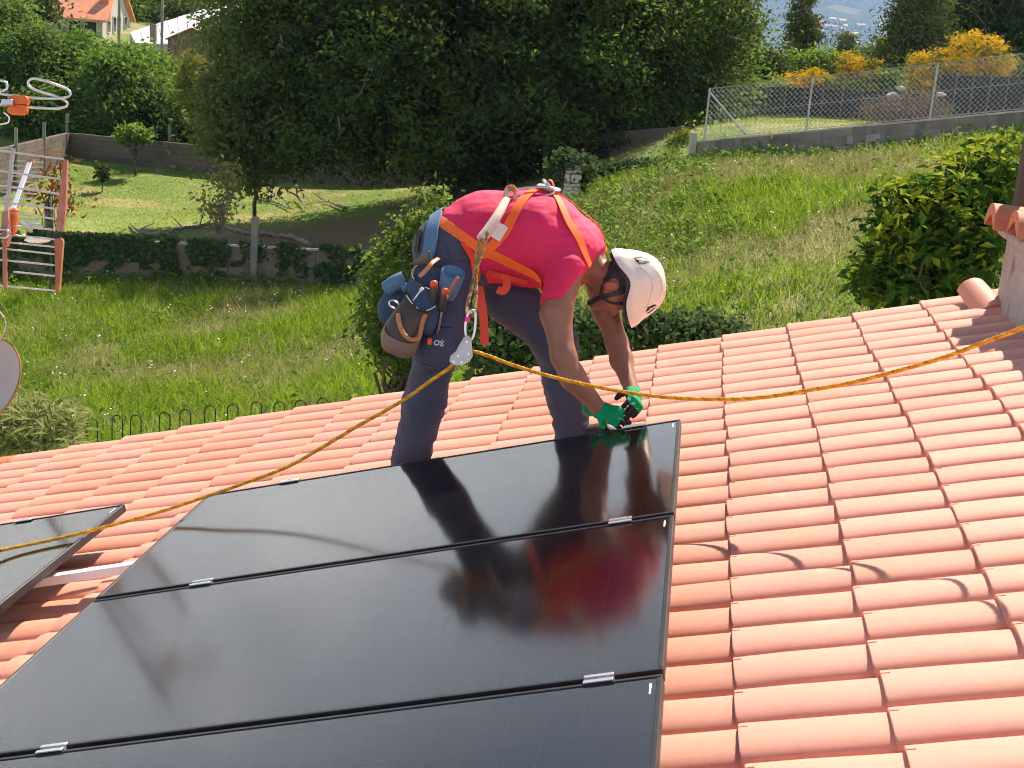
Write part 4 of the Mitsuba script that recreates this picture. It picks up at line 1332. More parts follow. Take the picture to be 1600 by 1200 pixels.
obj('leather_pouch', open_pouch([ring_at(627, 547, 5.66, 16, 9, .35, .8), ring_at(624, 538, 5.65, 27, 15, .35, .8), ring_at(627, 521, 5.64, 29, 17, .38, .8), ring_at(637, 501, 5.63, 27, 16, .42, .72), ring_at(650, 482, 5.63, 25, 16, .45, .62), ring_at(657, 470, 5.64, 24, 16, .45, .55)]), 'm_leather_dark', tb, smooth=40)
obj('leather_base', open_pouch([ring_at(627, 549, 5.655, 17, 10, .35, .8), ring_at(624, 540, 5.645, 29, 17, .35, .8), ring_at(626, 527, 5.635, 31, 18.5, .38, .8), ring_at(630, 517, 5.632, 30.5, 18.5, .40, .8)]), 'm_leather_worn', tb, smooth=40)
obj('leather_trim', tube(spline([P(622, 491, 5.585), P(624, 506, 5.565), P(631, 522, 5.56), P(643, 531, 5.56), (P(654, 528, 5.57)), P(658, 514, 5.585), P(661, 500, 5.60), P(665, 491, 5.61)], .008), .0095, 10), 'm_leather_tan', tb, smooth=True)
obj('mouth_trim', tube(spline([P(634, 462, 5.62), P(642, 474, 5.585), P(654, 484, 5.575), P(668, 486, 5.59), P(680, 480, 5.62)], .008), .0055, 8), 'm_black_plastic', tb, smooth=True)
obj('tan_strap', ribbon(spline([P(686, 403, 5.76), P(676, 410, 5.68), P(664, 424, 5.66), P(655, 432, 5.66)], .01), np.tile(-FWD + .3 * UP, (len(spline([P(686, 403, 5.76), P(676, 410, 5.68), P(664, 424, 5.66), P(655, 432, 5.66)], .01)), 1)), .018, .004), 'm_leather_tan', tb, smooth=30)
obj('side_sheath', open_pouch([ring_at(700, 462, 5.70, 12, 8, .3, .8), ring_at(703, 445, 5.69, 17, 10, .3, .8), ring_at(708, 426, 5.70, 19, 11, .3, .75)]), 'm_belt_blue', tb, smooth=40)
obj('buckle', tube(oval(P(616, 476, 5.66), unit(RIGHT - .6 * UP), unit(UP + .6 * RIGHT), .022, .014), .004, 8), 'm_steel', tb, smooth=True)
obj('flap_tip', loft([ellipse(P(640 + 20 * s, 413 - 6 * s, 5.80 - .06 * s), unit(UP) * .018 * (0.15 + s), FWD * .010 * (0.3 + s), 12) for s in np.linspace(0, 1.6, 8)]), 'm_leather_dark', tb, smooth=True)


def tool(name, label, cat, a, b, r, tip, group=None):
    t = thing(name, label, cat, group)
    p = spline([P(*a), P(*[(x + y) / 2 for x, y in zip(a, b)]), P(*b)], .01)
    k = np.linspace(0, 1, len(p))
    obj('grip', tube(p, r * (.8 + .35 * np.sin(np.pi * k) ** .6), 14), 'm_tool_dark', t, smooth=True)
    e = p[-1]; d = unit(p[-1] - p[-2])
    obj('end_cap', loft([ellipse(e + d * s, frame(d)[0] * q, frame(d)[1] * q, 16) for s, q in ((-.012, r * .99), (.004, r * 1.02), (.012, r * .8), (.016, r * .3))]), tip, t, smooth=True)
    obj('shaft', tube([p[0] - d * .10, p[0]], r * .35, 8), 'm_steel', t, smooth=True)


tool('screwdriver', 'dark screwdriver with orange-red end, upper one in the blue pouch', 'screwdriver', (678, 478, 5.66), (678, 444, 5.63), .0165, 'm_tool_red')
tool('screwdriver', 'dark screwdriver with orange-red end, right and lower one in the pouch', 'screwdriver', (690, 486, 5.65), (695, 456, 5.62), .0150, 'm_tool_red')
pl_ = thing('pliers', 'pliers with one bright orange handle in the right side of the tool belt', 'pliers')
obj('handle', tube(spline([P(700, 460, 5.62), P(708, 446, 5.61), P(716, 433, 5.60)], .008), .0095, 10), 'm_orange_faded', pl_, smooth=True)
obj('jaw', tube([P(690, 478, 5.64), P(700, 460, 5.62)], .008, 8), 'm_steel_dull', pl_, smooth=True)
wr = thing('pencil', 'thin white marker stick leaning in the open blue pouch', 'marker')
obj('shaft', tube([P(645, 470, 5.64), P(658, 453, 5.61)], .0035, 8), 'm_white', wr, smooth=True)
obj('head', tube([P(657, 454, 5.61), P(661, 450, 5.605)], .0075, 10), 'm_white', wr, smooth=True)
# maker's mark on the cargo pocket: an orange tab and white letters
q, n_ = on_surface(trousers, np.array([P(677, 536, 5.66), P(671, 535, 5.66)]), .0025)
n0 = unit(n_[0] * .4 - FWD); ex = unit(RIGHT - (RIGHT @ n0) * n0); ex = unit(ex - .12 * np.cross(n0, ex)); ey = np.cross(n0, ex)
t_ = meshkit.text_mesh('OS', .024, .001, True)
tv = np.asarray(t_.vertices)
fp, fn_ = on_surface(trousers, q[0] + tv[:, :1] * ex + tv[:, 1:2] * ey + ey * -.008, 0.0015)
obj('lettering', (fp + fn_ * (tv[:, 2:3]), np.asarray(t_.faces)), 'm_paper', person + '__trousers', label='white letters OS on the pocket')
obj('pocket_tab', box(q[1] + ey * .004, (.018, .026, .002), (ex, ey, n0)), 'm_webbing_orange', person + '__trousers')

# ------------------------------------------------------------------ walls and fences of the gardens
def ground_pt(px, py, Y):
    p = at(px, py, Y=Y); p[2] = ground_z(p[0], p[1]); return p


def block_wall(key, p0, p1, top0, top1, bl, bh, m, mm, r, thick=.2, pale=None, below=0.25, minz=None):
    """Wall of separate blocks with recessed joints between two ground points; its courses follow the slope of the top."""
    p0, p1 = np.array(p0, float), np.array(p1, float)
    d = p1 - p0; d[2] = 0; L = np.linalg.norm(d); d /= L
    n = np.cross(d, [0, 0, 1])
    slope = (top1 - top0) / L
    dz = unit(d + [0, 0, slope]); up = unit(np.cross(n, dz)); up = up * np.sign(up[2])
    n_rows = int(math.ceil((max(top0 - p0[2], top1 - p1[2]) + below) / bh))
    base_t = np.array([p0[0], p0[1], top0])
    Ls = L / (dz @ d)
    obj('core', box(base_t + dz * Ls / 2 - up * (n_rows * bh) / 2 - up * .006, (Ls, thick - .03, n_rows * bh), (dz, n, up)), mm, key)
    for k in range(n_rows):
        s = -(bl / 2) * (k % 2)
        while s < Ls - .02:
            a, b = max(s, 0), min(s + bl, Ls)
            if b - a > .06:
                c = base_t + dz * (a + b) / 2 - up * (k + .5) * bh + n * r.normal() * .003
                mk = pale if pale and r.random() < .10 else m
                g = ground_z(c[0], c[1])
                if c[2] + bh > g - .15:
                    obj('block', box(c, (b - a - .012, thick, bh - .012), (dz, n, up)), mk, key)
            s += bl
    return base_t, dz, n, up, Ls


rw = np.random.default_rng(3)
wl = thing('block_wall', 'grey concrete block wall below the chain-link fence at the upper right', 'wall')
a0, a1 = at(1086, 240, Y=37), at(1760, 190, Y=32.4)
t0, t1 = at(1086, 222, Y=37)[2], at(1760, 159, Y=32.4)[2]
base, dz, nn_, up_, Ls = block_wall(wl, a0, a1, t0, t1, .42, .20, 'm_block', 'm_mortar', rw, pale='m_block_pale', below=.5)
obj('coping', box(base + dz * Ls / 2 + up_ * .02, (Ls, .23, .045), (dz, nn_, up_), bevel=.008), 'm_coping', wl)
for s in (0.9, 4.3, 7.2, 9.6):
    obj('pier', box(base + dz * s - up_ * .42 - nn_ * .012 * np.sign(nn_[1]), (.30, .24, .86), (dz, nn_, up_)), 'm_mortar', wl)
for k, (px, py) in enumerate(((1081, 205),)):
    q = at(px, 240, Y=36.9)
    obj('end_post', box([q[0], q[1], at(px, 206, Y=36.9)[2] - .7], (.17, .17, 1.4), bevel=.01), 'm_coping', wl)

fn = thing('chain_link_fence', 'pale chain-link fence on top of the block wall at the upper right', 'fence')
FH = 1.33
pos = [0.22] + [2.95 + 3.05 * k for k in range(4)]
fb = base + up_ * .045
tops = {}
for k, s in enumerate(pos):
    q = fb + dz * s
    obj('post', tube([q - [0, 0, .05], q + [0, 0, FH]], .028, 10), 'm_galv', fn, smooth=40)
    tops[k] = q
q0 = fb + dz * pos[0]; q1 = fb + dz * (pos[0] + 1.15)
obj('brace', tube([q0 + [0, 0, FH - .1], q1 + [0, 0, .02]], .024, 8), 'm_galv', fn, smooth=40)
for h in (.03, .64, FH - .015):
    obj('wire', tube([fb + dz * pos[0] + [0, 0, h], fb + dz * pos[-1] + [0, 0, h]], .010, 6), 'm_galv', fn)
net, cw_ = [], .066
nw = int((pos[-1] - pos[0]) / cw_)
nr_ = int(FH / cw_ / 2)
for k in range(nw):
    pts = []
    for j_ in range(2 * nr_ + 1):
        s = pos[0] + k * cw_ + (cw_ if ((j_ + k) % 2) else 0)
        pts.append(fb + dz * s + np.array([0, 0, .02 + j_ * FH / (2 * nr_ + .3)]) + nn_ * (.006 if k % 2 else -.006))
    net.append(tube(pts, .0066, 3))
obj('mesh', cat_mesh(net), 'm_galv', fn, kind='stuff')

# the wall across the back of the left garden
bw = thing('back_wall', 'brown concrete block wall behind the left garden, turning a corner', 'wall')
block_wall(bw, at(107, 243, Y=57), at(690, 290, Y=51.5), at(107, 207, Y=57)[2], at(690, 262, Y=51.5)[2], .44, .21, 'm_block_old', 'm_mortar_old', rw, below=.35)
block_wall(bw, at(-60, 280, Y=45), at(107, 243, Y=57), at(-60, 246, Y=45)[2], at(107, 207, Y=57)[2], .44, .21, 'm_block_old', 'm_mortar_old', rw, below=.35)
bw2 = thing('earth_wall', 'dark weathered wall under the big tree left of the chain-link fence', 'wall')
block_wall(bw2, at(860, 250, Y=46), at(1076, 248, Y=41), at(860, 212, Y=46)[2], at(1076, 196, Y=41)[2], .6, .3, 'm_block_old', 'm_mortar_old', rw, below=.5)
mw = thing('plaster_wall', 'low plastered garden wall overgrown with ivy in the left meadow', 'wall')
b0, b1 = at(-60, 428, Y=35.4), at(760, 462, Y=36.5)
z0, z1 = at(-60, 365, Y=35.4)[2], at(760, 404, Y=36.5)[2]
d_ = b1 - b0; d_[2] = 0; L_ = np.linalg.norm(d_); d_ /= L_
dzm = unit(np.array([d_[0], d_[1], (z1 - z0) / L_])); nm_ = np.cross(d_, [0, 0, 1]); upm = np.cross(dzm, nm_); upm *= np.sign(upm[2])
mb = np.array([b0[0], b0[1], z0])
for k in range(6):
    s0, s1 = L_ * k / 6, L_ * (k + 1) / 6
    obj('panel', box(mb + dzm * (s0 + s1) / 2 - upm * .75, (s1 - s0 - .012, .16, 1.5), (dzm, nm_, upm), bevel=.01), 'm_plaster_wall', mw)
obj('coping', box(mb + dzm * L_ / 2 + upm * .024, (L_, .20, .05), (dzm, nm_, upm), bevel=.01), 'm_coping', mw)
for px, lab in ((397, 'square concrete post on the ivy-covered wall, right of the fallen branch'), (76, 'concrete post on the left wall behind the television aerial')):
    q = at(px, 400, Y=35.75)
    obj('concrete_post', box([q[0], q[1], z0 + .12], (.17, .17, 1.75 if px == 397 else 1.7), bevel=.015), 'm_post', smooth=False, label=lab, category='post')
for k, (px, Y, hgt) in enumerate(((425, 55.2, 1.45), (272, 58.0, 0), (105 * 1.0, 57.4, 1.2), (265, 56.9, 1.05), (69, 53.5, 1.0), (25, 50.0, 1.0))):
    if not hgt or k == 0:
        continue
    q = at(px, 210, Y=Y)
    tz = ground_z(q[0], q[1])
    tt_ = at({105: 107, 265: 267, 69: 69, 25: 25}[px], {105: 178, 265: 195, 69: 192, 25: 200}[px], Y=Y)[2]
    obj('fence_post', tube([[q[0], q[1], tz], [q[0], q[1], tt_]], .065, 8), 'm_post', smooth=40, label={105: 'thin grey post at the corner of the back garden wall', 265: 'thin grey post on the back wall right of the round young tree', 69: 'thin grey post on the left return of the back wall', 25: 'thin grey post at the far left of the back wall'}[px], category='post')

# stone gate pier with ivy
gpz0 = ground_z(*at(890, 330, Y=34)[:2])
gq = at(893, 300, Y=34)
gate = thing('stone_pier', 'rough stone gate pier with ivy on its top behind the man', 'pier')
ztop = at(893, 256, Y=34)[2]
zz_ = gpz0 - .6
while zz_ < ztop:
    hh = rw.uniform(.07, .14)
    s = 0
    while s < .40:
        ww = rw.uniform(.14, .30); ww = min(ww, .42 - s)
        if ww > .05:
            for side in (0, 1):
                c = np.array([gq[0] - .21 + s + ww / 2, gq[1] + (-.12 if side == 0 else .12), zz_ + hh / 2]) + rw.normal(size=3) * .008
                obj('stone', box(c, (ww - .014, .25, hh - .014), bevel=.02), 'm_stone', gate)
        s += ww
    zz_ += hh
obj('core', box([gq[0], gq[1], (gpz0 - .6 + ztop) / 2 - .03], (.38, .40, ztop - gpz0 + .5)), 'm_mortar', gate)

# black hoop-topped garden fence beyond the roof edge
hoop = thing('hoop_fence', 'black wire garden fence with rounded hoop tops beyond the roof edge', 'fence')
HX = [(144, 654), (183.5, 649), (212.5, 648.5), (257.5, 644), (290, 639.5), (328.5, 633.5), (364, 632), (401, 628), (437, 628), (470, 625), (505, 622)]
for k, (px, py) in enumerate(HX):
    Yh_ = 18.2
    q = at(px, py, Y=Yh_); g = ground_z(q[0], q[1])
    w_h = .073
    pts = [[q[0] - w_h, q[1], g]] + [[q[0] - w_h * math.cos(t), q[1], q[2] - w_h + w_h * math.sin(t)] for t in np.linspace(0, np.pi, 12)] + [[q[0] + w_h, q[1], g]]
    obj('hoop', tube(pts, .0085, 6), 'm_black_iron', hoop, smooth=True)
qa, qb = at(HX[0][0], HX[0][1], Y=18.2), at(HX[-1][0], HX[-1][1], Y=18.2)
for dzz in (-.42, -.75):
    obj('wire', tube([qa + [-.1, 0, dzz], qb + [.1, 0, dzz]], .006, 6), 'm_black_iron', hoop)

# ------------------------------------------------------------------ trees and shrubs
rl = np.random.default_rng(21)


def V(*a):
    return np.array(a, float)


def tree(name, label, cat, px, Y, blobs, n, leaf, m, trunk_r, seed, group=None, cluster=.45, per=44, gap=.25, aspect=.55, up=.5, fold=.25, droop=.1, shell=.55, bark='m_bark', base_py=None, freq=.5, extra=None, quads=True):
    """blobs: [(px, py, depth offset, radius px x, radius px z, radius m y)] seen at depth Y."""
    r = np.random.default_rng(seed)
    t = thing(name, label, cat, group)
    B = []
    for (bx, by, dy, rx, rz, ry) in blobs:
        c = at(bx, by, Y=Y + dy); m_ = (Y + dy) / FOC
        B.append((c, V(rx * m_, ry, rz * m_)))
    g = at(px, 300, Y=Y); g[2] = ground_z(g[0], g[1]) - .1
    if trunk_r > 0:
        topc = np.mean([b[0] for b in B], 0)
        fork = g + (topc - g) * .45; fork[:2] = g[:2] + (topc[:2] - g[:2]) * .2
        k = np.linspace(0, 1, 8)[:, None]
        p = g + (fork - g) * k; p[1:-1, :2] += r.normal(size=(6, 2)) * trunk_r * .3
        ms = [tube(p, trunk_r * (1.35 - .55 * k[:, 0] ** .5), 10)]
        tips = []
        for c, rr in B:
            for _ in range(5):
                tips.append(c + unit(r.normal(size=3)) * rr * .8)
        ms += branches(fork, tips, trunk_r * .55, r, r1=max(.012, trunk_r * .05))
        obj('trunk', cat_mesh(ms), bark, t, smooth=40)
    if name == 'laurel_bush':
        laurel_crown(t, B, n, leaf, r, cluster, per, aspect, up, shell, gap, seed, fold, droop, freq, m)
        return t, B
    obj('crown', foliage(B, n, leaf, r, cluster, per, aspect, up, shell, gap, seed, fold, droop, quads, freq), m, t, kind='stuff')
    return t, B


def laurel_crown(t, B, n, leaf, r, cluster, per, aspect, up, shell, gap, seed, fold, droop, freq, m):
    """Large leaves: the nearest ones are parts, the others one mesh."""
    v, f = foliage(B, n, leaf, r, cluster, per, aspect, up, shell, gap, seed, fold, droop, False, freq)
    v = v.reshape(-1, 5, 3)
    d = np.linalg.norm(v[:, 2] - EYE, axis=1)
    p = pix(v[:, 2])
    d = np.where((p[:, 0] < 1590) & (p[:, 1] > 215), d, 99)
    o = np.argsort(d)
    one = np.array([[0, 4, 1], [4, 2, 1], [0, 3, 4], [4, 3, 2]])
    for k in o[:290]:
        obj('leaf', (v[k], one), m, t)
    w = v[o[290:]]
    k = 5 * np.arange(len(w))[:, None]
    obj('crown', (w.reshape(-1, 3), np.concatenate([k + q for q in one], 0)), m, t, kind='stuff')


big, BB = tree('old_tree', 'very large dark spreading tree filling the top centre of the picture', 'tree', 742, 46.5,
     [(760, 60, 0, 330, 210, 6.5), (560, 40, -1, 210, 190, 5), (980, 50, 1, 200, 150, 5.5), (600, 190, -1.5, 175, 85, 4), (830, 150, 0, 220, 100, 5), (1040, 120, 2, 130, 90, 4), (730, -90, 0, 330, 120, 6.5),
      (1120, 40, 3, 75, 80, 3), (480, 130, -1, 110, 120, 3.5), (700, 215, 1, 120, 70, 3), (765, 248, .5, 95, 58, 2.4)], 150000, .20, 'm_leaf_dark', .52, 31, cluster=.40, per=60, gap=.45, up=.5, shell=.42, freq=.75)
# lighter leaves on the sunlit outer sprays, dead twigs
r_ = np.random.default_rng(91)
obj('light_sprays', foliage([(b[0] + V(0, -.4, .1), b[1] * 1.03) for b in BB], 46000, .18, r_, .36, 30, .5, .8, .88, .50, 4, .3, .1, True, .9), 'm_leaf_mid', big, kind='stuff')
tw = []
for k in range(14):
    c, rr = BB[r_.integers(len(BB))]
    d = unit(V(r_.normal(), -abs(r_.normal()) - .6, r_.normal() * .6)); p = c + d * rr * .95
    q = [p]
    for s in range(5):
        q.append(q[-1] + unit(d * .5 + r_.normal(size=3) * .5 + V(0, 0, -.4)) * .28)
    tw.append(tube(q, np.linspace(.022, .008, 6), 5))
for m_ in tw:
    obj('dead_twig', m_, 'm_bark_pale', big)
tree('chestnut_tree', 'tree with paler sun-speckled leaves at the left side of the dark tree', 'tree', 398, 45.5,
     [(420, 60, 0, 100, 120, 3), (400, 170, 0, 78, 90, 2.4), (470, 10, 0, 80, 80, 2.5), (395, 252, .3, 42, 48, 1.3), (350, 190, 0, 36, 80, 1.5), (440, 220, 0, 60, 50, 1.6)], 30000, .20, 'm_leaf_pale', .065, 32, cluster=.40, gap=.36, shell=.5)
LEFT = [(40, 120, 62, 95, 85), (118, 118, 64, 80, 80), (10, 60, 70, 60, 60), (190, 130, 61, 65, 65), (225, 172, 60, 66, 58), (218, 105, 63, 32, 26), (80, 175, 60, 90, 45), (170, 185, 60, 80, 40), (285, 200, 60, 45, 50)]
LLAB = ['rounded green tree at the far left edge above the aerial', 'broad green tree in front of the house with the orange roof', 'green tree at the top left corner of the picture', 'green tree below the grey gable wall of the house',
        'green tree below the white roof, left of the yellow conifer', 'dark green tree in front of the white-roofed building', 'low leafy shrub behind the corner of the back wall', 'low leafy shrub behind the wall, left of the round young tree', 'low leafy shrub right of the round young tree']
for k, ((px, py, Y, rx, rz), lb) in enumerate(zip(LEFT, LLAB)):
    big_ = k < 6
    tree('garden_tree' if big_ else 'garden_shrub', lb, 'tree' if big_ else 'shrub', px, Y, [(px, py, 0, rx * .75, rz * .75, 2.2), (px - rx * .45, py + rz * .25, -.4, rx * .5, rz * .6, 1.8), (px + rx * .45, py + rz * .2, .3, rx * .52, rz * .6, 1.8), (px + rx * .05, py - rz * .45, 0, rx * .5, rz * .5, 1.7), (px, py + rz * .6, -.6, rx * .7, rz * .45, 1.6)],
         15000 if big_ else 9000, .22, ('m_leaf_mid', 'm_leaf_fresh')[k % 2], .16, 40 + k, cluster=.36, gap=.30, shell=.6, freq=.7)
tree('yellow_conifer', 'feathery yellow-green conifer beside the brown shed', 'conifer', 305, 58, [(298, 120, 0, 22, 45, .7), (308, 165, 0, 32, 50, .9), (325, 180, .2, 25, 55, .8)], 9000, .16, 'm_leaf_yellow', .08, 55, cluster=.18, up=.9, aspect=.3, gap=.2)
tree('young_round_tree', 'young tree with a round leafy head on a thin stem by the back wall', 'tree', 211, 54, [(208, 208, 0, 20, 13, .5), (222, 213, 0, 13, 10, .4), (196, 214, 0, 11, 9, .4)], 900, .20, 'm_leaf_fresh', .045, 57, cluster=.14, per=12, gap=.1, fold=.4)
tree('dark_sapling', 'small dark sapling standing in the bright lawn, left of the round tree', 'sapling', 160, 51, [(160, 266, 0, 9, 12, .3), (160, 277, 0, 6, 8, .2)], 350, .15, 'm_leaf_dark', .025, 58, cluster=.09, per=10, gap=.0)
tree('russet_sapling', 'slender sapling with sparse yellowish leaves behind the low wall', 'sapling', 342, 37.2, [(350, 285, 0, 22, 30, .4), (342, 320, 0, 28, 22, .4), (362, 268, 0, 12, 15, .3)], 620, .13, 'm_leaf_russet', .022, 59, cluster=.16, per=8, gap=.15, bark='m_bark_pale')
tree('red_leaved_sapling', 'sapling with reddish leaves right behind the television aerial', 'sapling', 78, 33.5, [(85, 275, 0, 20, 40, .3), (60, 300, 0, 25, 30, .3), (105, 310, 0, 18, 14, .3)], 220, .16, 'm_leaf_red', .03, 60, cluster=.22, per=5, gap=.1)
# beyond the right-hand fence
tree('eucalyptus', 'tall slim eucalyptus standing alone before the blue hillside', 'tree', 1256, 74, [(1252, 18, 0, 17, 45, .8), (1248, 66, 0, 20, 30, .9), (1264, 56, 0, 15, 32, .8), (1248, -45, 0, 13, 45, .7)], 6000, .22, 'm_leaf_euca', .14, 61, cluster=.22, aspect=.28, droop=.3, up=.3, gap=.18, bark='m_bark_pale')
tree('eucalyptus', 'broad eucalyptus with drooping leaves left of the dark pines', 'tree', 1432, 66, [(1436, 20, 0, 36, 70, 1.6), (1412, 60, 0, 24, 45, 1.3), (1455, 65, 0, 32, 42, 1.3), (1430, -60, 0, 40, 60, 1.5), (1420, 95, 0, 50, 30, 1.3)], 16000, .22, 'm_leaf_euca', .2, 62, cluster=.36, aspect=.28, droop=.3, up=.0, gap=.28, bark='m_bark_pale')
tree('dark_pine', 'dark tree with a bare pale trunk at the top right', 'tree', 1518, 70, [(1510, -20, 0, 45, 60, 2), (1550, 30, 1, 42, 55, 2), (1500, 60, 1, 30, 28, 1.4), (1590, 10, 0, 50, 80, 2.4)], 14000, .26, 'm_leaf_dark', .16, 63, cluster=.5, gap=.38, bark='m_bark_pale')
tree('dark_pine', 'dark tree at the right edge behind the yellow broom', 'tree', 1590, 78, [(1600, 70, 0, 60, 50, 2), (1640, 20, 0, 60, 90, 2.5), (1560, 95, 0, 40, 28, 1.6)], 9000, .26, 'm_leaf_dark', .2, 64, cluster=.5, gap=.32)
tree('small_tree', 'small rounded tree in front of the town in the valley', 'tree', 1324, 84, [(1324, 72, 0, 12, 22, .7), (1320, 88, 0, 15, 14, .7)], 2200, .2, 'm_leaf_euca', .1, 65, cluster=.25, gap=.2)
tree('small_tree', 'leafy bush-like tree below the lone eucalyptus', 'tree', 1268, 62, [(1270, 100, 0, 28, 22, 1.1), (1300, 108, 0, 25, 18, 1), (1235, 115, 0, 22, 24, 1)], 5000, .2, 'm_leaf_fresh', .08, 66, cluster=.3, gap=.25)
tree('small_tree', 'green bush left of the broad eucalyptus above the fence', 'tree', 1365, 80, [(1360, 95, 0, 25, 20, 1.1), (1385, 80, 0, 18, 22, 1), (1340, 108, 0, 22, 14, 1)], 4000, .2, 'm_leaf_mid', .08, 67, cluster=.3, gap=.25)
tree('dark_shrub', 'dark shrub between the big tree and the lone eucalyptus', 'shrub', 1215, 60, [(1195, 112, 0, 26, 30, 1.3), (1180, 125, 0, 30, 22, 1.2)], 7000, .2, 'm_leaf_dark', .1, 68, cluster=.35, gap=.25)
for k, (lb, px, Y, bl, n) in enumerate((('large yellow-flowering broom bush above the fence at the right', 1500, 52, [(1470, 108, 0, 48, 24, 1.2), (1520, 92, 0, 45, 34, 1.2), (1548, 100, 0, 28, 28, 1), (1440, 108, 0, 22, 16, .8), (1500, 140, -.2, 60, 30, 1.1), (1445, 135, -.2, 34, 24, 1)], 11000),
                           ('yellow-flowering broom bush below the small rounded tree', 1345, 60, [(1350, 112, 0, 24, 18, .8), (1325, 104, 0, 20, 22, .8), (1340, 135, 0, 34, 22, .8)], 3200), ('low yellow broom at the left end of the fence', 1275, 56, [(1275, 124, 0, 22, 12, .8), (1240, 135, 0, 30, 16, .8)], 1600))):
    t, B = tree('broom_bush', lb, 'bush', px, Y, bl, n // 2, .16, 'm_leaf_euca', .05, 70 + k, cluster=.28, gap=.15, aspect=.25)
    r_ = np.random.default_rng(170 + k)
    obj('blossom', foliage([(b[0] + V(0, -.15, .12), b[1] * 1.08) for b in B], n, .11, r_, .10, 12, .45, .8, .70, .42, k, .4, .0, True, 2.2), 'm_flower_broom', t, kind='stuff')
tree('ochre_bush', 'small ochre-leaved bush at the end of the block wall', 'bush', 1072, 38.5, [(1070, 215, 0, 16, 14, .4), (1062, 228, 0, 12, 14, .4), (1075, 235, 0, 10, 10, .3)], 900, .13, 'm_leaf_yellow', .03, 75, cluster=.12, gap=.2)
tree('brushwood_pile', 'heap of grey-brown cut brushwood behind the chain-link fence', 'brushwood', 1410, 40, [(1400, 178, 0, 45, 22, .9), (1440, 172, 0, 35, 16, .9)], 5200, .2, 'm_deadwood', .02, 76, cluster=.22, gap=.12, aspect=.10, fold=.05, shell=.3)
for k, (px, py, rx, rz, Y, lb) in enumerate(((1190, 150, 45, 26, 54, 'low green thicket behind the left end of the chain-link fence'), (1300, 148, 55, 26, 57, 'green thicket behind the middle of the chain-link fence'),
                                    (1400, 136, 50, 28, 60, 'green thicket behind the brushwood heap'), (1585, 130, 60, 36, 56, 'green thicket behind the right end of the chain-link fence'))):
    tree('thicket', lb, 'bushes', px, Y, [(px - rx * .5, py, 0, rx * .6, rz, 1.0), (px + rx * .5, py + 3, .4, rx * .6, rz * .9, 1.0), (px, py + 6, -.4, rx * .8, rz * .7, 1.0)], 6000, .20, ('m_leaf_mid', 'm_leaf_dark')[k % 2], .05, 84 + k, cluster=.26, gap=.2)
# near shrubs
tree('laurel_bush', 'glossy large-leaved laurel bush beyond the right end of the roof', 'bush', 1470, 12.0,
     [(1460, 380, 0, 92, 90, .62), (1520, 320, .1, 75, 75, .6), (1560, 290, .2, 52, 70, .5), (1425, 430, -.1, 72, 60, .5), (1500, 440, -.2, 80, 55, .5), (1400, 345, .1, 40, 55, .35), (1375, 440, 0, 32, 42, .3)],
     3600, .135, 'm_leaf_laurel', .05, 80, cluster=.10, per=8, gap=.22, aspect=.44, up=.55, fold=.22, droop=.12, shell=.72, quads=False, freq=2.2)
lt = [k for k in labels if k.startswith('laurel_bush')][0]
r_ = np.random.default_rng(180)
B = [(at(px, py, Y=12.0 + dy), V(rx, ry, rz) * 12.0 / FOC * V(1, 0, 1) + V(0, ry, 0)) for px, py, dy, rx, rz, ry in [(1460, 370, 0, 96, 92, .62), (1520, 310, .1, 78, 78, .6), (1565, 280, .2, 50, 72, .5), (1400, 340, .1, 42, 58, .35), (1372, 430, 0, 36, 46, .3)]]
obj('fresh_tips', foliage(B, 1250, .12, r_, .05, 6, .42, .9, .95, .40, 9, .25, .05, False, 2.2), 'm_leaf_laurel_tip', lt, kind='stuff')
tree('leafy_shrub', 'light green leafy shrub behind the man\'s tool belt', 'bush', 630, 14.0, [(655, 365, 0, 34, 40, .35), (630, 430, 0, 55, 60, .5), (612, 500, 0, 42, 60, .5), (650, 540, 0, 62, 50, .5), (680, 330, 0, 18, 30, .2), (690, 470, .3, 50, 90, .5)],
     7500, .075, 'm_leaf_mid', .035, 81, cluster=.10, per=12, gap=.22, aspect=.6, up=.6, fold=.2, shell=.6, freq=2.0)
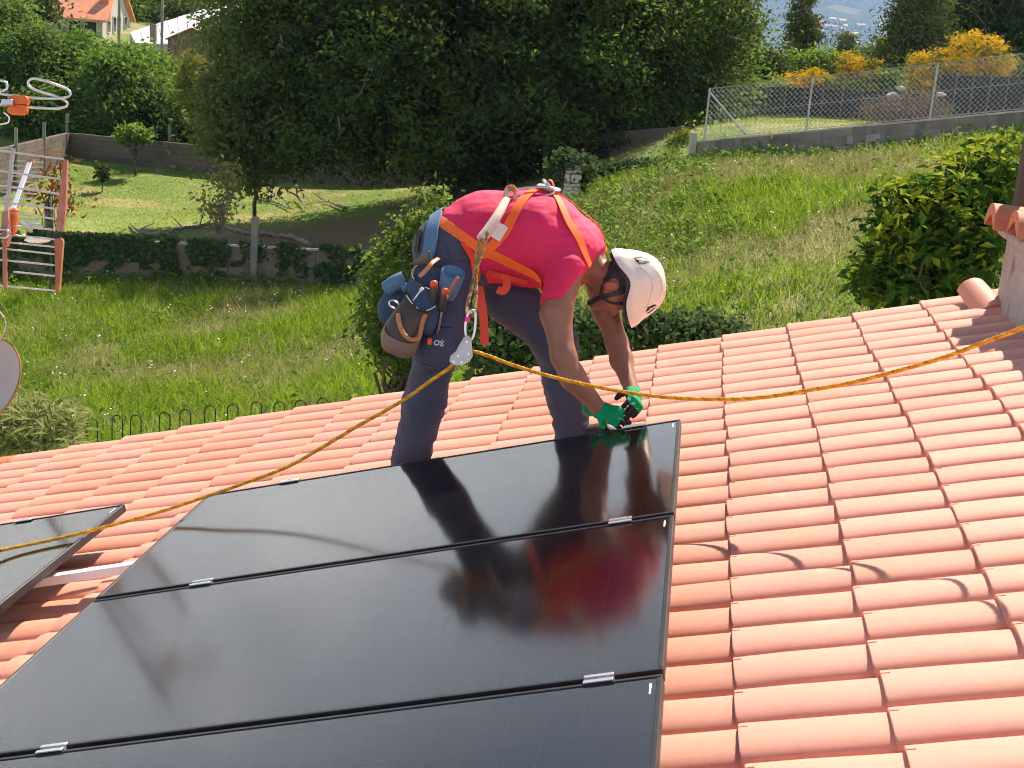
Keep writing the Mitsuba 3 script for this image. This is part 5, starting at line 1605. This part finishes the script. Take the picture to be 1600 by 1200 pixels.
for k, (lb, bl, n, Y) in enumerate((('ivy-covered hedge top along the roof edge right of the man', [(990, 515, 0, 60, 26, .3), (1060, 520, 0, 55, 22, .3), (1120, 515, .1, 42, 16, .3), (930, 520, 0, 50, 42, .3)], 4200, 12.5),
                             ('dark ivy hedge seen between the man\'s legs', [(800, 540, 0, 60, 50, .4), (760, 520, 0, 40, 45, .4), (850, 545, 0, 50, 50, .4), (790, 490, .2, 50, 30, .4)], 4200, 12.6),
                             ('ivy growing over the top of the stone gate pier', [(888, 250, 0, 22, 11, .35), (912, 256, .1, 16, 13, .35), (868, 272, .1, 9, 20, .3), (915, 280, .3, 14, 20, .3)], 1500, 33.9),
                             ('ivy-covered low wall between the gate pier and the block wall', [(950, 272, 0, 38, 18, .4), (1000, 266, 0, 40, 13, .4), (1045, 262, .3, 32, 10, .4)], 3200, 35))):
    r_ = np.random.default_rng(190 + k)
    B = [(at(px, py, Y=Y + dy), V(rx * Y / FOC, ry, rz * Y / FOC)) for px, py, dy, rx, rz, ry in bl]
    t = thing('ivy_hedge' if k < 2 else 'ivy', lb, 'hedge' if k < 2 else 'ivy')
    obj('foliage', foliage(B, n, .062 if k < 2 else .12, r_, .09 if k < 2 else .12, 14, .85, .6, .6, .12, 30 + k, .2, .1, True, 2.0), 'm_leaf_ivy', t, kind='stuff')
    if k < 2:
        c0, c1 = B[0][0], B[-1][0]
        zt = min(b[0][2] for b in B)
        ms = [tube([[b[0][0], b[0][1], ground_z(b[0][0], b[0][1]) - .1], b[0] + V(.05, 0, .05)], .03, 6) for b in B]
        obj('stem', cat_mesh(ms), 'm_bark', t)
# body of ground-hugging hedge below the ivy tops so that they stand on something
for k, (x0, x1, Y, py) in enumerate(((880, 1150, 12.7, 528), (730, 880, 12.8, 560))):
    p0, p1 = at(x0, py, Y=Y), at(x1, py - 12, Y=Y)
    r_ = np.random.default_rng(300 + k)
    n = 2600
    s = r_.random(n); q = p0 + (p1 - p0) * s[:, None]
    g = ground_z(q[:, 0], q[:, 1])
    q[:, 2] = g + (q[:, 2] - g) * r_.random(n); q[:, 1] += r_.normal(size=n) * .18
    key = 'ivy_hedge' if k == 0 else 'ivy_hedge_001'
    obj('lower_leaves', leaf_mesh(q, unit(r_.normal(size=(n, 3)) + V(0, -.6, .5)), .10, r_, .8, .2), 'm_leaf_ivy', key, kind='stuff')
# ivy on the low wall
r_ = np.random.default_rng(310)
pp = []
for s0, s1, dep in ((0, 5.6, 1.0), (5.9, 6.35, .9), (6.5, 7.2, .95), (7.5, 7.75, .6), (8.2, 8.6, .8), (8.85, 9.8, 1.0), (9.95, 10.6, .9), (10.8, 11.0, .5), (11.3, 12.3, 1.0), (12.5, 13.6, 1.0)):
    n = int(1500 * (s1 - s0) * dep)
    s = s0 + (s1 - s0) * r_.random(n) + r_.normal(size=n) * .10; h = dep * r_.random(n) ** 1.3 * (.55 + .8 * meshkit.noise(np.stack([s * 4, 0 * s, 0 * s], -1), 3)) - .12 * r_.random(n)
    keep = meshkit.fbm(np.stack([s * 3, h * 3, 0 * s], -1), 3, 7) > np.where(s < 5.6, .30, .40) + .12 * (h > .6)
    q = mb + dzm * s[:, None] - upm * (h[:, None] - .1) - nm_ * np.sign(nm_[1]) * (.10 + .10 * r_.random((n, 1)))
    pp.append(q[keep])
q = np.vstack(pp)
iv = thing('wall_ivy', 'ivy hanging in clumps over the low plastered garden wall', 'ivy')
obj('foliage', leaf_mesh(q, unit(r_.normal(size=(len(q), 3)) * .6 + V(0, -.8, .6)), .10 * (.6 + .8 * r_.random(len(q))), r_, .85, .2), 'm_leaf_ivy', iv, kind='stuff')
# bamboo-like shrub at the lower left
bs = thing('bamboo_shrub', 'shrub with long narrow pale leaves at the left edge above the roof', 'bush')
r_ = np.random.default_rng(320)
C = np.array([at(px, py, Y=13.0 + dy) for px, py, dy in zip(r_.uniform(-40, 118, 190), r_.uniform(632, 702, 190), r_.normal(size=190) * .35)])
pk = pix(C); C = C[(pk[:, 1] > 628 + np.abs(pk[:, 0] - 40) * .25)]
c_ = np.repeat(C, 9, 0) + r_.normal(size=(len(C) * 9, 3)) * .07
n_ = unit(r_.normal(size=(len(c_), 3)) * .5 + V(0, -.2, 1))
obj('foliage', leaf_mesh(c_, n_, .20 * (.7 + .6 * r_.random(len(c_))), r_, .14, .1, .18), 'm_leaf_bamboo', bs, kind='stuff')
ms = []
for k in range(20):
    q = C[r_.integers(len(C))]
    ms.append(tube([[q[0], q[1], ground_z(q[0], q[1])], q], .01, 5))
obj('stem', cat_mesh(ms), 'm_bark_pale', bs)

# fallen branches
r_ = np.random.default_rng(330)
for k, (lb, pts, Y) in enumerate((('long fallen branch lying on the lawn behind the low wall', [(205, 350), (215, 360), (250, 366), (280, 358), (320, 352), (345, 352), (380, 362), (420, 366), (455, 370), (485, 382)], 38.3),
                                  ('bare fallen twigs lying in the lawn at the edge of the tree shade', [(402, 312), (430, 316), (458, 328)], 43.5), ('upright dead twig on the lawn left of the big trunk', [(463, 290), (466, 305), (478, 326)], 43.0),
                                  ('short dead branch on the lawn before the big trunk', [(540, 326), (520, 318), (500, 310)], 43.5), ('fallen branch in the tree shade near the trunk', [(600, 322), (640, 320), (670, 326)], 43.5))):
    P_ = []
    for a, b in pts:
        q = at(a, b, Y=Y); P_.append(q)
    # follow the ground: shift in depth until the ray meets it
    Q = []
    for (a, b) in pts:
        best = min((abs(at(a, b, Y=y)[2] - ground_z(*at(a, b, Y=y)[:2]) - .10), y) for y in np.arange(36.8, 50, .1))
        Q.append(at(a, b, Y=best[1]))
    Q = spline(Q, .12); Q[:, 2] += r_.normal(size=len(Q)) * .02
    ms = [tube(Q, np.linspace(.035, .08, len(Q)) if k == 0 else np.linspace(.05, .02, len(Q)), 7)]
    for _ in range(7 if k == 0 else 3):
        s = r_.integers(2, len(Q) - 1) if len(Q) > 4 else 1
        d = unit(V(r_.normal(), r_.normal() * .5, abs(r_.normal()) * .7))
        ms.append(tube([Q[s], Q[s] + d * .25 + V(0, 0, .03), Q[s] + d * .55], [.03, .02, .01], 5))
    obj('fallen_branch', cat_mesh(ms), 'm_deadwood', smooth=40, label=lb, category='branch')

# ------------------------------------------------------------------ grass
def blades(xy, h, w, r, lean=.45, seg=2):
    n = len(xy)
    z = ground_z(xy[:, 0], xy[:, 1])
    base = np.c_[xy, z - .02]
    a = r.uniform(0, 2 * np.pi, n)
    s = np.c_[np.cos(a), np.sin(a), 0 * a]
    d = r.normal(size=(n, 2)) * lean
    d = np.c_[d, np.ones(n)]
    h = h[:, None]; w = w[:, None]
    p1 = base + unit(d) * h * .55
    d2 = d.copy(); d2[:, :2] *= 2.6
    p2 = p1 + unit(d2) * h * .5
    v = np.stack([base - s * w / 2, base + s * w / 2, p1 + s * w * .4, p1 - s * w * .4, p2], 1).reshape(-1, 3)
    k = 5 * np.arange(n)[:, None]
    f = np.concatenate([k + [0, 1, 2], k + [0, 2, 3], k + [3, 2, 4]], 0)
    return v, f


rg = np.random.default_rng(400)


def field(n, x0, x1, y0, y1, keep=None):
    y = np.sqrt(rg.uniform(y0 ** 2, y1 ** 2, n)); x = rg.uniform(x0, x1, n)
    q = np.c_[x, y]
    p = np.c_[q, ground_z(x, y)]
    k = pix(p)
    m = (k[:, 0] > -420) & (k[:, 0] < 1720) & (k[:, 1] > -20) & (k[:, 1] < 720)
    q = q[m]
    return q if keep is None else q[keep(q)]


def wall_y(x):
    return mb[1] + (x - mb[0]) * d_[1] / d_[0]


def right_wall_y(x):
    return a0[1] + (x - a0[0]) * (a1[1] - a0[1]) / (a1[0] - a0[0])


dryf = lambda q: meshkit.fbm(np.c_[q * .45, 0 * q[:, 0]], 3, 12)
meadow = lambda q: np.where(q[:, 0] < 0.2, q[:, 1] < wall_y(q[:, 0]) - .2, q[:, 1] < np.where(q[:, 0] > 4, right_wall_y(q[:, 0]) - .25, 37.5 + .2 * q[:, 0]))
q = field(270000, -20, 15, 9, 38, meadow)
h = np.where(np.abs(q[:, 1] - right_wall_y(q[:, 0])) < 2.5, .22, .36) * np.where(np.abs(q[:, 1] - wall_y(q[:, 0])) < 1.5, .75, 1.) * (.45 + .9 * rg.random(len(q))) * (.55 + .9 * meshkit.fbm(np.c_[q * .7, 0 * q[:, 0]], 3, 5))
dr_m = dryf(q) + (q[:, 0] > 0.3) * .115 + rg.normal(size=len(q)) * .06 > .56
obj('meadow_grass', blades(q[~dr_m], h[~dr_m], .020 * (.6 + .9 * rg.random((~dr_m).sum())), rg), 'm_grass_lush', kind='stuff', label='long lush green meadow grass below the roof', category='grass')
obj('dry_grass', blades(q[dr_m], h[dr_m] * .9, .015 * (.6 + .9 * rg.random(dr_m.sum())), rg, .6), 'm_grass_dry', kind='stuff', label='drier yellowish grass stalks in the meadow', category='grass')


def lawn(q):
    bare = np.hypot((q[:, 0] + 4.2) * .62, q[:, 1] - 41.3) < 4.3 + rg.normal(size=len(q)) * .5
    m = (q[:, 0] < 1.0) & (q[:, 1] > wall_y(q[:, 0]) + .15) & ~bare
    return m | ((q[:, 0] > 1.5) & (q[:, 1] > np.where(q[:, 0] > 4, right_wall_y(q[:, 0]) + .3, 39)) & (rg.random(len(q)) < .6))


q = field(170000, -24, 24, 36, 58, lawn)
obj('lawn_grass', blades(q, .10 * (.5 + rg.random(len(q))), .022 * (.6 + .8 * rg.random(len(q))), rg, .7), 'm_grass_lawn', kind='stuff', label='short yellow-green lawn grass of the gardens', category='grass')
# broad-leaved weeds in the meadow, and along the walls
qs = [field(330, .6, 4.2, 24, 35), field(500, 2.5, 13, 30, 36.5, lambda q: np.abs(q[:, 1] - right_wall_y(q[:, 0]) + .9) < .8), field(260, -14, 0, 33, 36, lambda q: wall_y(q[:, 0]) - q[:, 1] < 1.2), field(260, -12, 12, 14, 34, meadow)]
q = np.vstack(qs)
z = ground_z(q[:, 0], q[:, 1])
c = np.repeat(np.c_[q, z + .16], 16, 0) + rg.normal(size=(len(q) * 16, 3)) * V(.16, .16, .10)
obj('weeds', leaf_mesh(c, unit(rg.normal(size=(len(c), 3)) * .5 + V(0, 0, 1)), .11 * (.6 + .8 * rg.random(len(c))), rg, .65, .2), 'm_leaf_fresh', kind='stuff', label='broad-leaved green weeds and nettles in the meadow', category='weeds')
q = field(420, -14, 13, 12, 40, meadow)
z = ground_z(q[:, 0], q[:, 1])
c = np.repeat(np.c_[q, z + .26], 3, 0) + rg.normal(size=(len(q) * 3, 3)) * .05
obj('wild_flowers', leaf_mesh(c, unit(rg.normal(size=(len(c), 3)) * .4 + V(0, 0, 1)), .05, rg, .9, .2), 'm_flower_white', kind='stuff', label='tiny white wild flowers scattered in the meadow', category='flowers')

# ------------------------------------------------------------------ houses beyond the gardens
def far_house(t, c, d, wdt, dep, z0, ze, rise, wallm, roofm, over=.35):
    """Gabled house: eaves along d (front), depth along n; c is the front right corner."""
    d = unit(V(d[0], d[1], 0)); n = V(-d[1], d[0], 0)
    if n[1] < 0:
        n = -n
    p = [c, c - d * wdt, c - d * wdt + n * dep, c + n * dep]
    prof = lambda q: np.array([[*q[:2], z0], [*(q + n * dep)[:2], z0], [*(q + n * dep)[:2], ze], [*(q + n * dep / 2)[:2], ze + rise], [*q[:2], ze]])
    obj('wall', loft([prof(c), prof(c - d * wdt)]), wallm, t)
    for side in (0, 1):
        e = c + n * (dep * side) + n * (over * (1 if side else -1)); r = c + n * dep / 2
        sl = rise / (dep / 2)
        q = []
        for b, zz in ((e, ze - over * sl), (r, ze + rise)):
            for s in (over, -wdt - over):
                q.append(np.array([*(b + d * s)[:2], zz + .03]))
        a = np.array([q[0], q[1], q[3], q[2]])
        obj('roof', loft([a, a + V(0, 0, .14)]), roofm, t)
    return d, n


oh = thing('orange_roof_house', 'pale house with bright orange tiled roof at the top left', 'house')
c = at(160, 60, Y=95)
d, n = far_house(oh, c, (1, .06), 9.5, 8.0, c[2] - 4, at(160, 30, Y=95)[2], 2.6, 'm_house_wall', 'm_far_roof')
q = at(165, 6, Y=96.5); obj('chimney', box([q[0], q[1], q[2] - .2], (.55, .55, 1.9)), 'm_old_tile', oh)
for px, py, w in ((142, 46, .9), (118, 44, .9)):
    q = at(px, py, Y=95) ; s = (q - c) @ d; q = c + d * s + V(0, 0, q[2] - c[2])
    w0 = obj('window', box(q - n * .02, (w, .10, 1.1), (d, n, V(0, 0, 1))), 'm_town_white', oh)
    obj('pane', box(q - n * .06, (w - .16, .06, .94), (d, n, V(0, 0, 1))), 'm_window_dark', w0)
for s, hgt in ((1.6, 1.0), (3.2, 1.0), (4.6, 1.0), (6.4, 1.0)):
    q = c + n * s + V(0, 0, .9)
    w0 = obj('window', box(q + d * .02, (.10, .8, 1.1), (d, n, V(0, 0, 1))), 'm_town_white', oh)
    obj('pane', box(q + d * .06, (.06, .62, .94), (d, n, V(0, 0, 1))), 'm_window_dark', w0)
wb = thing('white_roof_building', 'long low building with white sheet roof at the top left', 'building')
r4 = [at(203, 52, Y=88), at(212, 70, Y=80), at(380, 72, Y=78), at(380, -2, Y=90)]
r4 = np.array(r4)
nrm_ = unit(np.cross(r4[1] - r4[0], r4[3] - r4[0])); nrm_ *= np.sign(nrm_[2])
for k in range(12):
    a, b = k / 12, (k + 1) / 12 - .004
    quad_ = np.array([r4[0] + (r4[3] - r4[0]) * a, r4[1] + (r4[2] - r4[1]) * a, r4[1] + (r4[2] - r4[1]) * b, r4[0] + (r4[3] - r4[0]) * b])
    obj('roof_sheet', loft([quad_, quad_ + V(0, 0, .08 + .02 * (k % 2))]), 'm_white_roof', wb)
obj('wall', loft([r4 - V(0, 0, .05), (r4 - V(0, 0, .05)) * V(1, 1, 0) + V(0, 0, ground_z(-16, 84) - .5)]), 'm_house_wall', wb)
q = at(240, 52, Y=79.5)
obj('vent_stack', box([q[0], q[1], q[2]], (.34, .34, 1.0)), 'm_block', wb)
sh = thing('plank_shed', 'weathered brown plank shed with peaked top in front of the white roof', 'shed')
r_ = np.random.default_rng(500)
for k in range(16):
    px = 262 + 72 * (k + .5) / 16
    top = np.interp(px, [260, 298, 335], [62, 47, 62])
    a = at(px, top, Y=70); zb = ground_z(a[0], a[1]) - .2
    obj('plank', box([a[0], a[1] + r_.normal() * .01, (a[2] + zb) / 2 - r_.random() * .05], (.135, .03, a[2] - zb)), 'm_plank', sh)
pk_, pl2, pr2 = at(298, 45, Y=69.8), at(258, 62, Y=69.8), at(338, 62, Y=69.8)
for a, b in ((pl2, pk_), (pk_, pr2)):
    qd = np.array([a, b, b + V(1.0, 3.2, .0), a + V(1.0, 3.2, .0)])
    obj('roof', loft([qd, qd + V(0, 0, .06)]), 'm_rust', sh)
for px, lab in ((186, 'utility pole at the corner of the house with the orange roof'), (253, 'thin utility pole in front of the white-roofed building')):
    q = at(px, 60, Y=78)
    t = thing('utility_pole', lab, 'pole')
    obj('pole', tube([[q[0], q[1], ground_z(q[0], q[1])], [q[0], q[1], q[2] + 6]], .08, 8), 'm_post', t, smooth=40)
    obj('cross_arm', box([q[0], q[1], q[2] + 5.4], (1.1, .10, .10)), 'm_plank', t)
TL = [(210, 35, 118, 45, 30, 'dark tree behind the white-roofed building'), (265, 8, 122, 50, 30, 'green tree at the top between the house and the big tree'), (330, 20, 112, 40, 40, 'tree at the top partly hidden by the speckled tree'), (240, -20, 130, 70, 40, 'far green tree at the very top left of centre'),
      (228, 4, 112, 40, 30, 'tree right behind the utility pole beside the orange roof'), (300, 22, 108, 36, 26, 'tree above the peak of the plank shed'), (205, 14, 109, 24, 26, 'tree touching the right end of the orange roof'),
      (35, 8, 88, 34, 34, 'dark tree left of the orange roof'), (-10, 25, 82, 40, 50, 'dark tree cut by the left edge at the top')]
for k, (px, py, Y, rx, rz, lb) in enumerate(TL):
    tree('far_tree', lb, 'tree', px, Y, [(px, py, 0, rx, rz, 2.5), (px - rx * .6, py + rz * .3, .5, rx * .6, rz * .7, 2), (px + rx * .6, py + rz * .2, -.5, rx * .6, rz * .7, 2)], 7000, .32, ('m_leaf_mid', 'm_leaf_dark')[k % 2], .2, 110 + k, cluster=.5, gap=.28)
# dark netting along the back of the right-hand plot
for k, (pa, pb, Y0, Y1, hgt, lb) in enumerate((((1165, 192), (1440, 176), 53, 49, 1.0, 'low dark wall across the back of the plot behind the fence'), ((1462, 172), (1720, 178), 50, 44, 1.6, 'dark netting screen behind the right part of the fence'))):
    q0, q1 = at(*pa, Y=Y0), at(*pb, Y=Y1)
    q0[2], q1[2] = ground_z(*q0[:2]), ground_z(*q1[:2])
    t = thing('screen', lb, 'screen')
    nseg = 9
    for j_ in range(nseg):
        a, b = q0 + (q1 - q0) * j_ / nseg, q0 + (q1 - q0) * (j_ + 1) / nseg
        a, b = a.copy(), b.copy(); a[2], b[2] = ground_z(*a[:2]), ground_z(*b[:2])
        qd = np.array([a - V(0, 0, .2), b - V(0, 0, .2), b + V(0, 0, hgt), a + V(0, 0, hgt)])
        obj('panel', loft([qd, qd + V(0, .06 + .015 * (j_ % 2), 0)]), 'm_net_dark', t)
        obj('stake', tube([a, a + V(0, 0, hgt + .08)], .03, 6), 'm_plank', t)
for px, py, w, lb in ((1396, 150, .42, 'white sheet of rubbish on the brushwood heap'), (1408, 138, .28, 'crumpled white sack above the brushwood heap'), (1470, 148, .30, 'white bucket behind the fence beside the brushwood heap')):
    q = at(px, py, Y=41.5)
    v, f = trimesh.creation.icosphere(2, .5).vertices, trimesh.creation.icosphere(2, .5).faces
    v = np.asarray(v) * V(w, w * .6, w * .5) * (1 + .5 * (meshkit.fbm(np.asarray(v) * 3 + px, 3)[:, None] - .5))
    obj('white_rubbish', (v + q, np.asarray(f)), 'm_town_white', label=lb, category='rubbish')

# the town in the valley
r_ = np.random.default_rng(600)
for k in range(30):
    px, py = r_.uniform(1276, 1392), r_.uniform(34, 76)
    q = hill_pt(px, py)
    w, dp, hh = r_.uniform(7, 15), r_.uniform(8, 11), r_.uniform(4, 8)
    t = thing('town_house', 'small pale house of the distant town in the blue valley', 'house', 'houses of the town in the valley')
    gz = q[2]
    obj('wall', box([q[0], q[1], gz + hh / 2 - 6], (w, dp, hh + 12)), 'm_town_white', t)
    rr = np.array([[q[0] - w / 2 - .5, q[1], gz + hh], [q[0] + w / 2 + .5, q[1], gz + hh]])
    tri = np.array([[0, -dp / 2 - .5, 0], [0, dp / 2 + .5, 0], [0, 0, dp * .28]])
    obj('roof', loft([rr[0] + tri, rr[1] + tri]), 'm_town_roof' if r_.random() < .6 else 'm_town_white', t)

# ------------------------------------------------------------------ television aerial and dish at the left edge
AT = 8.7


def ap(x, y, dt=0.0):
    return at(x / 3.156, 100 + y / 3.156, AT + dt)


ae = thing('television_aerial', 'television aerial with rod reflectors and orange brackets at the left edge', 'aerial')
mb0 = at(-14, 715, AT)
obj('mast', tube([[mb0[0], mb0[1], TP(-4.3, 2.2, 0)[2] - .2], at(-14, 90, AT)], .020, 12), 'm_galv', ae, smooth=40)
for a, b in (((-60, 420), (316, 470)), ((-60, 520), (300, 568)), ((-60, 592), (292, 640)), ((-60, 672), (282, 715)), ((20, 730), (277, 765)), ((30, 795), (272, 818)), ((-30, 835), (272, 865)), ((40, 880), (270, 902)), ((-40, 905), (270, 938)), ((-40, 962), (270, 992)), ((66, 1025), (272, 1045)), ((-40, 1090), (276, 1118))):
    obj('reflector_rod', tube([ap(*a), ap(*b)], .0062, 8), 'm_alu', ae, smooth=40)


def plate(pts, th=.03, dt=0.0):
    q = np.array([ap(x, y, dt) for x, y in pts])
    return loft([q, q + FWD * th])


obj('bracket', plate([(313, 466), (331, 474), (324, 700), (312, 824), (274, 820), (292, 650)]), 'm_orange_faded', ae)
obj('bracket', plate([(268, 866), (300, 856), (311, 872), (292, 1122), (274, 1122)]), 'm_rust', ae)
obj('grey_upright', tube([ap(66, 415, -.03), ap(32, 722, -.03)], .014, 10), 'm_galv', ae, smooth=40)
obj('tan_upright', tube([ap(22, 850, -.02), ap(26, 1100, -.02)], .014, 10), 'm_orange_faded', ae, smooth=40)
obj('bracket_left', plate([(8, 728), (38, 722), (44, 850), (30, 900), (6, 880)], .05, -.06), 'm_orange_faded', ae)
B0, B1 = ap(62, 730, .05), ap(152, 478, 1.15)
bd = unit(B1 - B0)
obj('boom', box((B0 + B1) / 2, (.032, .032, np.linalg.norm(B1 - B0)), frame(bd), bevel=.003), 'm_alu', ae)
for k, s in enumerate(np.linspace(.12, .97, 9)):
    q = B0 + (B1 - B0) * s
    hw = .105 * (1.25 - .35 * s)
    obj('director', tube([q - RIGHT * hw + UP * .012, q + RIGHT * hw - UP * .014 + UP * .012], .0052, 6), 'm_alu', ae, smooth=40)
B2 = ap(150, 800, .9)
obj('lower_boom', box((B0 + V(0, 0, -.06) + B2) / 2, (.028, .028, np.linalg.norm(B0 - B2)), frame(unit(B2 - B0))), 'm_alu', ae)
for s in (.55, .68, .8, .92):
    q = B0 + (B2 - B0) * s
    obj('director', tube([q - RIGHT * .10, q + RIGHT * .10 - UP * .006], .005, 6), 'm_alu', ae, smooth=40)
obj('dipole_box', box(ap(66, 775, .02), (.05, .05, .16), (RIGHT, FWD, unit(UP + .1 * RIGHT)), bevel=.01), 'm_orange_plastic', ae)
obj('joint', tube([ap(150, 470, 1.1), ap(150, 492, 1.1)], .028, 12), 'm_orange_faded', ae, smooth=40)
obj('clamp', tube(oval(ap(16, 836, -.08), RIGHT, UP, .035, .026), .009, 8), 'm_steel', ae, smooth=True)
obj('cap', loft([ellipse(ap(185, 868, .6) + RIGHT * s, UP * .022 * math.sqrt(max(.02, 1 - (s / .09) ** 2)), FWD * .03 * math.sqrt(max(.02, 1 - (s / .09) ** 2)), 14) for s in np.linspace(-.089, .089, 9)]), 'm_white', ae, smooth=True)
fm = thing('loop_aerial', 'radio aerial of bent white tubes on an orange mount at the top left', 'aerial')
obj('loop', tube(spline([ap(x, y, .02 * np.sin(x)) for x, y in ((-60, 140), (120, 163), (220, 170), (300, 169), (342, 158), (346, 140), (322, 120), (250, 92), (180, 73), (150, 76), (138, 95), (150, 116), (200, 138), (270, 158), (318, 178), (334, 196), (322, 212), (270, 220), (190, 217), (120, 212), (-60, 196))], .02), .0085, 10), 'm_alu', fm, smooth=True)
obj('loop', tube(spline([ap(x, y, .05) for x, y in ((-60, 70), (0, 82), (28, 88), (36, 108), (24, 130), (-60, 140))], .02), .0085, 10), 'm_alu', fm, smooth=True)
for (x, y, w, h) in ((85, 176, .10, .045), (80, 222, .095, .045)):
    obj('mount', loft([ellipse(ap(x, y, -.03) + FWD * s, RIGHT * w * k / 2 * 1.3, UP * h * k / 2 * 1.3, 20, 4) for s, k in ((0, .9), (.008, 1), (.05, 1), (.058, .9))]), 'm_orange_plastic', fm, smooth=35)
obj('junction', box(ap(40, 192, -.06), (.07, .05, .04), (RIGHT, FWD, UP), bevel=.004), 'm_steel', fm)
obj('stub_mast', tube([ap(-10, 120), ap(-30, 330)], .016, 10), 'm_galv', fm, smooth=40)
obj('cable', tube(spline([ap(20, 240, -.04), ap(44, 262, -.05), ap(40, 288, -.04), ap(10, 296, -.02), ap(-30, 310, 0)], .01), .005, 8), 'm_white', fm, smooth=True)
di = thing('satellite_dish', 'grey satellite dish with rusty rim cut by the left edge', 'satellite dish')
dc = at(-28, 597, 8.5)
dax = unit(-FWD * .80 - RIGHT * .42 + UP * .30)
dx = unit(np.cross(dax, UP)); dy = np.cross(dx, dax)
rings = [ellipse(dc - dax * (.06 - .06 * s * s), dx * .31 * max(s, .01), dy * .285 * max(s, .01), 48) for s in np.linspace(0, 1, 10)]
back = [r - dax * .006 for r in rings[::-1]]
obj('reflector', loft(rings + back, False, False), 'm_dish', di, smooth=40)
e = list(ellipse(dc, dx * .311, dy * .286, 60)); obj('rim', tube(e + e[:1], .006, 8), 'm_rust', di, smooth=True)
obj('arm', tube([dc - dy * .28, dc + dax * .30 - dy * .10], .010, 8), 'm_galv', di, smooth=40)
obj('bracket', tube([dc - dax * .07, dc - dax * .22, [mb0[0], mb0[1], (dc - dax * .22)[2]]], .018, 8), 'm_galv', di, smooth=40)
obj('cable', tube(spline([at(-20, 470, 8.6), at(2, 490, 8.55), at(9, 505, 8.5), at(6, 520, 8.5), at(-6, 540, 8.48)], .012), .005, 6), 'm_webbing_pale', di, smooth=True)
